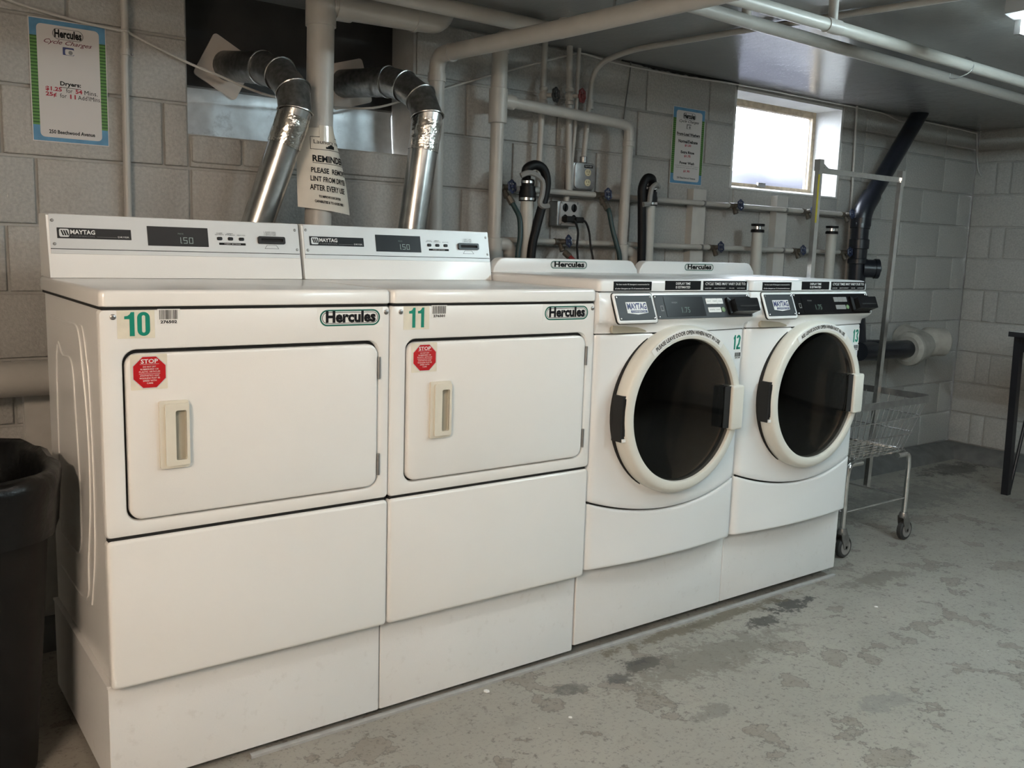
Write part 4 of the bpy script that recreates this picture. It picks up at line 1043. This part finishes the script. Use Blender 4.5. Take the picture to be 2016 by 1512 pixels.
part('pipe', MB().tube([(1.3, -.985, 2.070), (2.62, -.935, 2.070), (4.23, -.87, 2.074), (XR, -.82, 2.078)], .0225, 18), 'pipe', t)
for x, y in ((1.905, -.962), (2.10, -.955)):
    part('hanger_stub', MB().tube([(x, y, 2.07), (x, y, HC)], .0165, 12), 'pipe', t)

# black drain
t = thing('drain_stack', 'black plastic drain pipe slanting from the ceiling then dropping beside the cart', 'pipe', (4.16, -.12, .7))
part('slanted_pipe', MB().tube([(4.645, -.12, HC + .01), (4.18, -.12, 1.575)], .046, 24), 'abs', t)
part('elbow', MB().tube(fillet([(4.23, -.12, 1.635), (4.155, -.12, 1.545), (4.145, -.12, 1.45)], .05), .053, 22), 'abs', t)
part('downpipe', MB().tube([(4.145, -.12, 1.5), (4.165, -.12, .82)], .046, 24), 'abs', t)
for z, l in ((1.485, .05), (1.365, .055), (1.27, .03)):
    part('coupling', MB().lathe((4.149, -.12, z), (0, 0, 1), [(.047, -l / 2), (.054, -l / 2 + .003), (.054, l / 2 - .003), (.047, l / 2)], 22), 'abs', t)
part('cleanout', MB().lathe((4.165, -.14, 1.232), (.75, -.66, 0), [(.050, 0), (.050, .065), (.055, .066), (.055, .088), (.020, .090), (.018, .102)], 20), 'abs', t)
part('wye', MB().tube(fillet([(4.165, -.12, .95), (4.17, -.14, .775), (4.30, -.20, .775)], .09), .060, 22), 'abs', t)
part('outlet_pipe', MB().tube([(4.12, -.20, .775), (4.66, -.20, .770)], .052, 24), 'abs', t)
t = thing('cast_iron_joint', 'lumpy cream plastered pipe joint in the far corner, with a round cleanout cap', 'pipe', (4.75, -.15, .77))
part('hub', MB().lathe((4.60, -.20, .770), (1, 0, 0), [(.054, 0), (.075, -.004), (.098, .012), (.102, .035), (.092, .055), (.086, .085), (.080, .12), (.070, .16)], 26), 'plaster', t)
part('elbow', MB().tube(fillet([(4.68, -.20, .772), (4.80, -.19, .785), (4.84, -.02, .82)], .08), .078, 22), 'plaster', t)
part('barrel', MB().lathe((4.80, -.14, .800), (.86, -.46, 0), [(.070, 0), (.074, .04), (.088, .06), (.090, .10), (.082, .13), (.086, .15), (.086, .175), (.070, .19), (.055, .193), (.052, .205), (.016, .208), (.014, .22), (.002, .222)], 26), 'plaster', t)
# fat pipe low at the left with timber post
single('heating_pipe', MB().tube([(-2.2, -.12, .862), (.55, -.12, .857)], .052, 24), 'pipe', 'fat cream pipe running low along the wall behind the bin', 'pipe')
single('wall_batten', MB().slab(FRONT(0.0), rect(.000, .092, .0, .80), 0, .038), 'batten', 'short painted timber post under the fat low pipe', 'timber')
single('wall_batten', MB().slab(FRONT(0.0), rect(2.884, 2.974, .0, 1.590), 0, .040), 'batten', 'painted timber batten on the wall below the washer price notice', 'timber')
single('wall_batten', MB().slab(FRONT(0.0), rect(3.512, 3.600, .0, 1.594), 0, .042), 'batten', 'painted timber batten under the window with a bright top edge', 'timber')

# open standpipes
def standpipe(x, zt, label, capped):
    t = thing('standpipe', label, 'pipe', (x, -.15, 0), 'white washer standpipes')
    part('pipe', MB().tube([(x + .01, -.15, 0), (x, -.15, zt)], .0265, 22), 'pipe_white', t)
    if capped:
        part('rubber_cap', MB().lathe((x, -.15, zt), (0, 0, 1), [(.029, -.038), (.033, -.038), (.033, -.026), (.030, -.025), (.030, -.008), (.033, -.006), (.033, .004), (.024, .004), (.024, -.03)], 22), 'rubber', t)
        part('clamp', MB().lathe((x, -.15, zt - .016), (0, 0, 1), [(.0305, -.007), (.0318, -.007), (.0318, .007), (.0305, .007)], 22), 'chrome', t)
    else:
        part('rubber_coupling', MB().lathe((x, -.15, zt), (0, 0, 1), [(.029, -.045), (.034, -.044), (.034, -.012), (.031, .0), (.031, .014), (.026, .016), (.026, .04), (.02, .042)], 22), 'rubber', t)
        for dz, rr in ((-.036, .0345), (.030, .0268)):
            part('clamp', MB().lathe((x, -.15, zt + dz), (0, 0, 1), [(rr, -.005), (rr + .0015, -.005), (rr + .0015, .005), (rr, .005)], 22), 'chrome', t)
    return t
standpipe(1.807, 1.515, 'cream standpipe with rubber coupling by the stack next to the dryers', False)
standpipe(2.487, 1.533, 'cream standpipe with rubber coupling below the washer price notice', False)
standpipe(3.237, 1.435, 'empty white standpipe with black ring cap behind the second washer', True)
standpipe(3.846, 1.448, 'empty white standpipe with black ring cap under the window', True)

# drain hoses hooked into the first two standpipes
def drain_hose(label, pts, hook):
    t = thing('drain_hose', label, 'hose', pts[0], 'black drain hoses')
    sp = spline(pts, 10); mb = MB()
    part('hose', mb.tube(sp, .0185, 16), 'rubber', t)
    part('hose_hook', MB().tube(spline(hook, 8), [.011] * (8 * (len(hook) - 1) + 1), 8), 'greyhook', t)
    return t
drain_hose('black drain hose looping high over the standpipe nearest the dryers', [(1.806, -.18, 1.0), (1.813, -.18, 1.263), (1.833, -.18, 1.364), (1.866, -.18, 1.476), (1.878, -.18, 1.545), (1.862, -.18, 1.595), (1.822, -.178, 1.612), (1.785, -.170, 1.595), (1.795, -.155, 1.56)],
           [(1.745, -.185, 1.565), (1.775, -.195, 1.578), (1.815, -.197, 1.570), (1.845, -.197, 1.545), (1.845, -.197, 1.50), (1.835, -.197, 1.465), (1.85, -.198, 1.452), (1.878, -.198, 1.455)])
drain_hose('black drain hose looping over the standpipe below the washer notice', [(2.428, -.18, 1.0), (2.425, -.18, 1.276), (2.411, -.18, 1.49), (2.408, -.18, 1.56), (2.432, -.18, 1.602), (2.470, -.175, 1.600), (2.488, -.16, 1.565)],
           [(2.50, -.19, 1.570), (2.475, -.197, 1.578), (2.450, -.197, 1.560), (2.442, -.197, 1.53), (2.436, -.197, 1.495), (2.40, -.198, 1.488)])
# inlet hoses
def inlet_hose(label, pts, m, top):
    t = thing('inlet_hose', label, 'hose', pts[0])
    part('hose', MB().tube(spline(pts, 8), .0105, 12), m, t)
    p, q = Vector(pts[0]), Vector(pts[1]); d = (q - p).normalized()
    part('hose_nut', MB().lathe(p, -d, [(.0125, -.020), (.0145, -.018), (.0145, .012), (.0125, .014)], 8), 'brass', t)
    return t
inlet_hose('dark green hose from the faucet nearest the dryers', [(1.748, -.115, 1.475), (1.760, -.135, 1.44), (1.768, -.155, 1.40), (1.764, -.168, 1.33), (1.752, -.172, 1.25), (1.745, -.18, 1.05)], 'greenhose', 0)
inlet_hose('dark green hose from the faucet under the upper outlet', [(2.262, -.115, 1.475), (2.263, -.135, 1.45), (2.272, -.15, 1.38), (2.288, -.165, 1.31), (2.303, -.172, 1.25), (2.32, -.18, 1.05)], 'greenhose', 0)
inlet_hose('short red hose from the low faucet between the washers', [(2.052, -.115, 1.265), (2.062, -.14, 1.245), (2.078, -.16, 1.222), (2.095, -.18, 1.19), (2.11, -.2, 1.05)], 'redhose', 0)

# outlets
t = thing('outlet_box', 'upper metal outlet box with two ivory sockets and conduit above', 'outlet', (2.18, 0, 1.60), 'outlet boxes')
part('box', MB().slab(FRONT(0), rrect(2.118, 2.236, 1.540, 1.655, .006, 4), 0, .052, .003), 'steel', t)
Fo = FRONT(-.052)
part('cover', MB().slab(Fo, rrect(2.128, 2.240, 1.544, 1.654, .016, 5), 0, .005, .002), 'steel', t)
part('label_strip', MB().slab(Fo, rect(2.178, 2.226, 1.634, 1.646), .004, .0058), 'ink', t)
letters(t, 'PUSH TO RESET', Fo, (2.182, 1.638, 2.222, 1.643), 'whiteink', 0, .0063)
for z in (1.615, 1.572):
    s = part('socket', MB().slab(Fo, stadium(2.183, 2.217, z - .0145, z + .0145), .004, .0075, .001), 'ivory', t)
    mb = MB()
    for a in (2.193, 2.205): mb.slab(Fo, rect(a - .001, a + .001, z - .001, z + .008), .007, .0079)
    mb.lathe(Fo.P(2.200, z - .008, .007), (0, -1, 0), [(.0022, 0), (.0022, .0008)], 8); part('socket_slot', mb, 'ink', s)
t = thing('outlet_box', 'lower metal outlet box with black sockets and two plugged-in cords', 'outlet', (2.10, 0, 1.43), 'outlet boxes')
part('box', MB().slab(FRONT(0), rrect(2.040, 2.160, 1.383, 1.488, .006, 4), 0, .056, .003), 'steel', t)
Fo = FRONT(-.056)
part('cover', MB().slab(Fo, rrect(2.052, 2.158, 1.386, 1.486, .012, 5), 0, .004, .002), 'fixture', t)
for a in (2.080, 2.128):
    for z in (1.461, 1.415):
        part('socket', MB().slab(Fo, stadium(a - .015, a + .015, z - .0175, z + .0175), .003, .006, .001), 'black', t)
for a in (2.060, 2.148):
    for z in (1.392, 1.480): part('cover_screw', MB().lathe(Fo.P(a, z, .004), (0, -1, 0), [(.005, -.001), (.004, .002)], 8), 'steel', t)
part('connector', MB().tube([(2.105, -.03, 1.486), (2.105, -.04, 1.515)], .013, 12), 'pipe', t)
def cord(label, pts):
    t = thing('power_cord', label, 'cord', pts[0], 'black washer power cords')
    p = Vector(pts[0])
    part('plug', MB().slab(FRONT(p.y), rrect(p.x - .024, p.x + .020, p.z - .012, p.z + .012, .006, 4), -.030, .006, .004), 'blackmat', t)
    part('cord', MB().tube(spline([(p.x + .012, p.y, p.z)] + pts[1:], 8), .0047, 8), 'blackmat', t)
cord('black power cord hanging straight from the lower outlet', [(2.085, -.092, 1.413), (2.105, -.10, 1.40), (2.122, -.10, 1.36), (2.120, -.10, 1.30), (2.113, -.12, 1.22), (2.11, -.14, 1.05)])
cord('black power cord curving away from the lower outlet', [(2.137, -.092, 1.411), (2.165, -.10, 1.40), (2.185, -.10, 1.36), (2.197, -.10, 1.30), (2.202, -.12, 1.22), (2.20, -.14, 1.05)])

# loose cables
single('drooping_cable', MB().tube(spline([(-.12, -.012, 1.985), (.016, -.014, 1.944), (.176, -.014, 1.919), (.30, -.016, 1.909), (.327, -.046, 1.905), (.36, -.016, 1.898), (.51, -.014, 1.845), (.616, -.03, 1.812), (.70, -.05, 1.782), (.80, -.02, 1.77), (.98, .03, 1.765), (1.20, .02, 1.78), (1.36, -.014, 1.835), (1.478, -.018, 1.876), (1.60, -.018, 1.92), (1.689, -.018, 1.952), (1.90, -.02, 2.025), (2.08, -.03, 2.085), (2.17, -.02, 2.108), (2.33, -.015, 2.100), (2.48, -.013, 2.096), (2.80, -.012, 2.098), (3.199, -.012, 2.110), (3.7, -.012, 2.112), (4.18, -.012, 2.112), (4.45, -.012, 2.108), (4.60, -.03, 2.08), (4.80, -.012, 2.106), (5.2, -.012, 2.106), (5.50, -.012, 2.10)], 6), .0042, 8), 'cable', 'thin painted cable drooping along the top of the whole block wall', 'cable')
single('hanging_wire', MB().tube(spline([(2.466, -.008, 2.115), (2.462, -.008, 2.06), (2.447, -.008, 1.943), (2.437, -.008, 1.832), (2.455, -.008, 1.75), (2.480, -.008, 1.659), (2.49, -.008, 1.5), (2.475, -.008, 1.319), (2.46, -.008, 1.1)], 6), .003, 6), 'greycable', 'thin dark wire hanging down the wall beside the drain loop', 'wire')
single('corner_wire', MB().tube(spline([(5.50, -.012, 2.10), (5.515, -.012, 2.04), (5.525, -.016, 1.95), (5.535, -.03, 1.87), (5.54, -.05, 1.835)], 6), .004, 6), 'cable', 'short loose cable end hanging in the far corner below the ceiling', 'cable')

# ================================================================== NOTICES
def price_notice(x0, x1, z0, z1, label, lines, icon):
    F = FRONT(-.0035); w, h = x1 - x0, z1 - z0
    t = thing('price_notice', label, 'notice', ((x0 + x1) / 2, 0, z0))
    part('sheet', MB().slab(FRONT(0), rect(x0, x1, z0, z1), .0015, .0035), 'paper', t)
    part('blue_border', MB().slab(F, rect(x0 + w * .012, x1 - w * .012, z0 + h * .008, z1 - h * .008), 0, .0003), 'blueink', t)
    for a0, a1 in ((x0 + w * .012, x0 + w * .10), (x1 - w * .095, x1 - w * .012)):
        part('striped_band', MB().slab(F, rect(a0, a1, z0 + h * .135, z1 - h * .145), .0002, .0005), 'stripes', t)
    part('white_panel', MB().slab(F, rrect(x0 + w * .10, x1 - w * .095, z0 + h * .04, z1 - h * .045, w * .06, 5), .0004, .0008), 'paper', t)
    cx = (x0 + x1) / 2
    b = part('brand_mark', MB().ring(F, stadium(cx - w * .20, cx + w * .20, z1 - h * .155, z1 - h * .065), stadium(cx - w * .188, cx + w * .188, z1 - h * .150, z1 - h * .070), .0007, .0011), 'grey', t)
    letters(b, 'Hercules', F, (cx - w * .175, z1 - h * .142, cx + w * .175, z1 - h * .074), 'ink', .02, .0014)
    letters(t, 'Cycle Charges', F, (cx - w * .31, z1 - h * .205, cx + w * .31, z1 - h * .160), 'maroon' if icon == 'd' else 'ink', .004, .0011, shear=.45)
    ic = part('picture', MB().slab(F, rrect(cx - w * .075, cx + w * .07, z1 - h * .275, z1 - h * .212, .002, 3), .0007, .0010), 'navy' if icon == 'd' else 'grey', t)
    part('picture_machine', MB().slab(F, rrect(cx - w * .045, cx + w * .07, z1 - h * .272, z1 - h * .226, .004, 3), .0009, .0012), 'paper', ic)
    part('picture_door', MB().lathe(F.P(cx + w * .025, z1 - h * .252, .0012), (0, -1, 0), [(w * .028, -.0004), (w * .028, .0003)], 14), 'grey', ic)
    for s, a, zc, ww, hh, m, bo in lines:
        letters(t, s, F, (cx + w * (a - ww / 2), z0 + h * (zc - hh / 2), cx + w * (a + ww / 2), z0 + h * (zc + hh / 2)), m, bo, .0011)
    return t, F, cx, w, h
X0, X1, ZA, ZB = .062, .276, 1.557, 1.913
t, F, cx, w, h = price_notice(X0, X1, ZA, ZB, 'price notice for the dryers on the block wall above the bin', [
    ('Dryers:', .01, .485, .27, .045, 'ink', .018), ('$1.25', -.21, .437, .21, .040, 'redink', .018), ('for', -.01, .436, .085, .036, 'ink', 0), ('54', .115, .436, .09, .036, 'redink', .018), ('Mins.', .275, .434, .175, .036, 'ink', 0),
    ('25¢', -.245, .391, .14, .042, 'redink', .018), ('for', -.09, .390, .085, .036, 'ink', 0), ('11', .035, .389, .075, .036, 'redink', .018), ("Add'l", .175, .389, .15, .036, 'ink', 0), ('Mins.', .335, .387, .14, .036, 'ink', 0),
    ('250 Beechwood Avenue', 0.01, .088, .60, .032, 'ink', .014)], 'd')
part('rule', MB().slab(F, rect(cx - w * .125, cx + w * .14, ZA + h * .456, ZA + h * .460), .0008, .0011), 'ink', t)
X0, X1, ZA, ZB = 2.755, 2.973, 1.610, 1.963
t, F, cx, w, h = price_notice(X0, X1, ZA, ZB, 'price notice for the front-load washers, left of the bright window', [
    ('Front-Load Washers', .0, .655, .72, .038, 'ink', .022), ('Normal/Delicate', 0, .560, .60, .042, 'ink', .020), ('$1.50', 0, .510, .20, .034, 'redink', .018),
    ('Extra Rinse', 0, .420, .42, .036, 'ink', .020), ('$1.75', 0, .370, .20, .034, 'redink', .018), ('Power Wash', 0, .280, .46, .036, 'ink', .020),
    ('increases the wash time plus extra minutes of', 0, .240, .74, .014, 'ink', 0), ('wash and rinse agitation with heat', 0, .215, .68, .014, 'ink', 0), ('$1.90', 0, .172, .20, .034, 'redink', .018),
    ('250 Beechwood Avenue', 0.0, .083, .58, .026, 'ink', .010)], 'w')
part('rule', MB().slab(F, rect(cx - w * .36, cx + w * .36, ZA + h * .628, ZA + h * .632), .0008, .0011), 'ink', t)

# reminder sheet curled round the waste stack
t = thing('reminder_sheet', 'curled paper laundry reminder taped to the thick waste pipe', 'notice', (.89, -.25, 1.39))
PX, PY, PZ0, PZ1, PHI = .889, -.2, 1.388, 1.655, math.radians(2)
def curl(s, b, d=0.0):
    """s across (-.108 to .108), b up (0 to 1)."""
    tt = max(0.0, 1 - b); R = .0462 + .115 * tt ** 0.95
    a = s / R + PHI * 0
    yc = PY - .0462 + R - .004 * tt
    x = (R + d) * math.sin(a); y = -(R + d) * math.cos(a)
    c, s_ = math.cos(PHI), math.sin(PHI)
    x, y = c * x - s_ * y, s_ * x + c * y
    return Vector((PX + x + .004 * tt, yc + y, PZ0 + (PZ1 - PZ0) * b + .010 * (s / .108) * tt * -1))
ns, nb = 26, 12
vs = [curl(-.100 + .208 * i / ns, j / nb) for j in range(nb + 1) for i in range(ns + 1)]
part('sheet', MB().add(vs, [[j * (ns + 1) + i, j * (ns + 1) + i + 1, (j + 1) * (ns + 1) + i + 1, (j + 1) * (ns + 1) + i] for j in range(nb) for i in range(ns)]), 'oldpaper', t)
fnc = lambda x, y, d: curl(x, y, .0009)
for s, a0, a1, b0, b1, bo in (('Laundry room', -.040, .085, .790, .855, .0), ('REMINDER', -.046, .090, .585, .665, .017), ('PLEASE  REMOVE', -.052, .095, .450, .515, .013), ('LINT FROM DRYER', -.055, .092, .345, .410, .013), ('AFTER EVERY USE', -.058, .080, .235, .305, .013), ('TO IMPROVE OUR DRYERS', -.030, .055, .150, .180, .02), ('CAPABILITIES & TO AVOID FIRE !', -.044, .070, .085, .118, .02)):
    letters(t, s, None, (a0, b0, a1, b1), 'ink', bo, 0, fn=fnc)
def strip(a0, b0, a1, b1, n=14):
    mb = MB(); vs = [curl(a0 + (a1 - a0) * i / n, bb, .0009) for bb in (b0, b1) for i in range(n + 1)]
    return mb.add(vs, [[i, i + 1, n + 2 + i, n + 1 + i] for i in range(n)])
part('rule', strip(-.046, .568, .090, .574), 'ink', t)
part('border_line', strip(-.050, .735, .095, .741), 'ink', t); part('border_line', strip(-.050, .885, .095, .891), 'ink', t)
part('border_line', strip(-.0515, .735, -.050, .891, 2), 'ink', t)
mb = MB()
for a0, b0, a1, b1 in ((.008, .752, .034, .790), (.014, .785, .028, .800), (.000, .752, .008, .775), (.018, .795, .022, .808)): mb.v += [p for p in strip(a0, b0, a1, b1, 3).v]; k = len(mb.v) - 8; mb.f += [[k + i, k + i + 1, k + 5 + i, k + 4 + i] for i in range(3)]
part('picture', mb, 'ink', t)
tp = MB(); vs = [curl(a, b, .0012) for b in (.84, .93, 1.03) for a in [-.02 + .06 * i / 8 for i in range(9)]]
part('tape', tp.add(vs, [[j * 9 + i, j * 9 + i + 1, (j + 1) * 9 + i + 1, (j + 1) * 9 + i] for j in range(2) for i in range(8)]), mat('clear_tape', (.60, .56, .48), .08, coat=.6), t)

# ================================================================== LAUNDRY CART
t = thing('laundry_cart', 'chrome wire laundry cart with a tall hanging rack beside the last washer', 'cart', (3.21, -.70, 0))
RX0, RX1, RY0, RY1, RZ = 2.87, 3.555, -.955, -.445, .668
BX0, BX1, BY0, BY1, BZ = 2.955, 3.475, -.895, -.505, .425
Fz = lambda z: Fr((0, 0, z), (1, 0, 0), (0, 1, 0), (0, 0, 1))
def loopat(k, r=.05):
    return [Vector((a, b, BZ + (RZ - BZ) * k)) for a, b in rrect(BX0 + (RX0 - BX0) * k, BX1 + (RX1 - BX1) * k, BY0 + (RY0 - BY0) * k, BY1 + (RY1 - BY1) * k, r, 6)]
mb = MB(); o = loopat(1.0); 
def rim_loop(dx, z): return [Vector((a, b, z)) for a, b in rrect(RX0 - dx, RX1 + dx, RY0 - dx, RY1 + dx, .05, 6)]
part('rim', MB().loft([rim_loop(.004, RZ - .016), rim_loop(.004, RZ + .014), rim_loop(-.002, RZ + .014), rim_loop(-.002, RZ - .016), rim_loop(.004, RZ - .016)], False, False), 'steel', t)
for k in (0.0, .34, .66):
    part('hoop', MB().tube(loopat(k), .0030 if k else .004, 6, closed=True), 'chrome', t)
wire = None
for s in range(4):
    n = 15 if s % 2 == 0 else 11
    for i in range(n):
        f = (i + .5) / n
        def pt(k):
            X0 = BX0 + (RX0 - BX0) * k; X1 = BX1 + (RX1 - BX1) * k; Ya = BY0 + (RY0 - BY0) * k; Yb = BY1 + (RY1 - BY1) * k; g = .03
            z = BZ + (RZ - BZ) * k
            return Vector({0: (X0 + g + (X1 - X0 - 2 * g) * f, Ya, z), 1: (X1, Ya + g + (Yb - Ya - 2 * g) * f, z), 2: (X0 + g + (X1 - X0 - 2 * g) * f, Yb, z), 3: (X0, Ya + g + (Yb - Ya - 2 * g) * f, z)}[s])
        part('wire', MB().tube([pt(0), pt(.97)], .0017, 5), 'chrome', t)
for i in range(13):
    y = BY0 + .01 + (BY1 - BY0 - .02) * i / 12
    part('floor_rod', MB().tube([(BX0, y, BZ), (BX1, y, BZ)], .003, 6), 'chrome', t)
for i in range(10):
    x = BX0 + .01 + (BX1 - BX0 - .02) * i / 9
    part('floor_rod', MB().bar((x, BY0, BZ - .005), (x, BY1, BZ - .005), .012, .004, up=(1, 0, 0)), 'chrome', t)
LX0, LX1, LY0, LY1, RZ2 = 2.99, 3.47, -.915, -.49, .205
for x, sx in ((LX0, 1), (LX1, -1)):
    for y in (LY0, LY1):
        part('leg', MB().tube(fillet([(x + sx * .10, y, BZ - .012), (x + sx * .01, y, BZ - .012), (x, y, BZ - .06), (x, y, .135)], .05), .0115, 12), 'chrome', t)
        # caster
        wx, wy = x + .022, y + .004
        part('caster_plate', MB().lathe((x, y, .110), (0, 0, 1), [(.020, 0), (.022, .012), (.018, .026), (.0118, .028)], 14), 'steel', t)
        fk = MB()
        for s in (-.016, .016):
            fk.slab(Fr((0, wy + s, 0), (1, 0, 0), (0, 0, 1), (0, -1, 0)), [(x + .020, .118), (x - .018, .118), (x - .012, .085), (wx - .012, .040), (wx + .012, .040), (wx + .016, .085)], -.0015, .0015)
        part('caster_fork', fk, 'steel', t)
        wl = part('caster_wheel', MB().lathe((wx, wy - .013, .048), (0, 1, 0), [(.032, 0), (.042, .0), (.0475, .005), (.0475, .021), (.042, .026), (.032, .026)], 28), 'tyre', t)
        part('wheel_hub', MB().lathe((wx, wy - .0145, .048), (0, 1, 0), [(.007, -.003), (.008, 0), (.024, .001), (.033, .0), (.033, .029), (.024, .028), (.008, .029)], 24), 'hubgrey', wl)
for p, q in (((LX0, LY0), (LX1, LY0)), ((LX1, LY0), (LX1, LY1)), ((LX1, LY1), (LX0, LY1)), ((LX0, LY1), (LX0, LY0))):
    part('brace_rod', MB().tube([(p[0], p[1], RZ2), (q[0], q[1], RZ2)], .0045, 8), 'chrome', t)
ym = -.70
for x0_, x1_, top in ((3.495, 3.546, 1.690), (2.922, 2.924, 1.692)):
    b = part('rack_post', MB().bar((x0_, ym, .20), (x1_, ym, 1.655), .026, .020, up=(1, 0, 0)), 'chrome', t)
    part('post_socket', MB().box(x1_ - .014, x1_ + .014, ym - .014, ym + .014, 1.645, top), 'chrome', t)
part('rack_bar', MB().bar((2.922, ym, 1.648), (3.546, ym, 1.648), .022, .014), 'chrome', t)
part('socket_brace', MB().bar((2.930, ym, 1.680), (2.985, ym, 1.652), .012, .012), 'chrome', t)
part('yellow_strip', MB().box(2.9095, 2.9185, ym - .0120, ym - .0095, 1.43, 1.63), 'yellow', t)

# ================================================================== TABLE
t = thing('work_table', 'black-legged table with pale top cut off by the picture edge, near the far corner', 'table', (5.0, -1.1, 0))
part('table_top', MB().slab(Fz(.893), rrect(4.675, 5.48, -1.9, -.735, .006, 3), 0, .030, .003), 'tabletop', t)
part('top_edge', MB().ring(Fz(.893), rect(4.672, 5.483, -1.903, -.732), rect(4.676, 5.479, -1.899, -.736), 0, .027), 'tablesteel', t)
for x in (4.79, 5.42):
    for y in (-.760, -1.85):
        part('leg', MB().loft([[(x - .020 + dx, y - .018, z), (x + .020 + dx, y - .018, z), (x + .020 + dx, y + .018, z), (x - .020 + dx, y + .018, z)] for z, dx in ((0, .0), (.893, -.05 if x < 5 else .03))]), 'tablesteel', t)
part('apron', MB().box(4.735, 5.45, -.775, -.745, .81, .893), 'tablesteel', t)
part('apron', MB().box(4.735, 4.765, -1.86, -.745, .81, .893), 'tablesteel', t)
part('brace', MB().tube([(4.815, -.765, .012), (4.935, -.765, .488), (5.03, -.765, .86)], .0095, 10), 'tablesteel', t)

# ================================================================== BIN
t = thing('waste_bin', 'large black bin with a plastic liner beside the leftmost dryer', 'bin', (-.36, -.68, 0))
def sq(cx, cy, r, z, e=3.2, n=48, wob=0):
    out = []
    for i in range(n):
        a = 2 * math.pi * i / n; c, s = math.cos(a), math.sin(a)
        k = r / (abs(c) ** e + abs(s) ** e) ** (1 / e)
        w = wob * math.sin(i * 2.7) * math.cos(i * 1.3)
        out.append((cx + c * (k + w), cy + s * (k + w), z + w * .6))
    return out
cx, cy = -.322, -.675
part('body', MB().loft([sq(cx, cy, .205, 0.0), sq(cx, cy, .215, .01), sq(cx, cy, .245, .40), sq(cx, cy, .265, .695), sq(cx, cy, .268, .715), sq(cx, cy, .258, .715), sq(cx, cy, .235, .40), sq(cx, cy, .20, .03)]), 'bin', t)
part('rim', MB().loft([sq(cx, cy, .266, .705), sq(cx, cy, .280, .707), sq(cx, cy, .281, .730), sq(cx, cy, .268, .735), sq(cx, cy, .258, .730), sq(cx, cy, .256, .705)], False, False), 'bin', t)
part('liner', MB().loft([sq(cx, cy, .278, .60, wob=.007), sq(cx, cy, .285, .675, wob=.005), sq(cx, cy, .290, .720, wob=.005), sq(cx, cy, .287, .743, wob=.005), sq(cx, cy, .270, .753, wob=.005), sq(cx, cy, .254, .739, wob=.004), sq(cx, cy, .248, .62, wob=.006), sq(cx, cy, .225, .40, wob=.010), sq(cx, cy, .19, .12, wob=.012)], False, True), 'bag', t, label='shiny black bin liner', sharp=70)

# small debris on the floor
for x, y, s in ((1.02, -1.07, .010), (1.13, -1.32, .006), (2.62, -1.32, .007)):
    single('paint_flake', MB().lathe((x, y, 0), (.1, .05, 1), [(s, 0), (s * .9, s * .35), (s * .3, s * .5)], 6), 'whitesticker', {1.02: 'largest pale crumb on the floor by the metal strip', 1.13: 'tiny pale crumb on the floor below the second dryer', 2.62: 'tiny pale crumb on the floor below the last washer'}[x], 'debris')
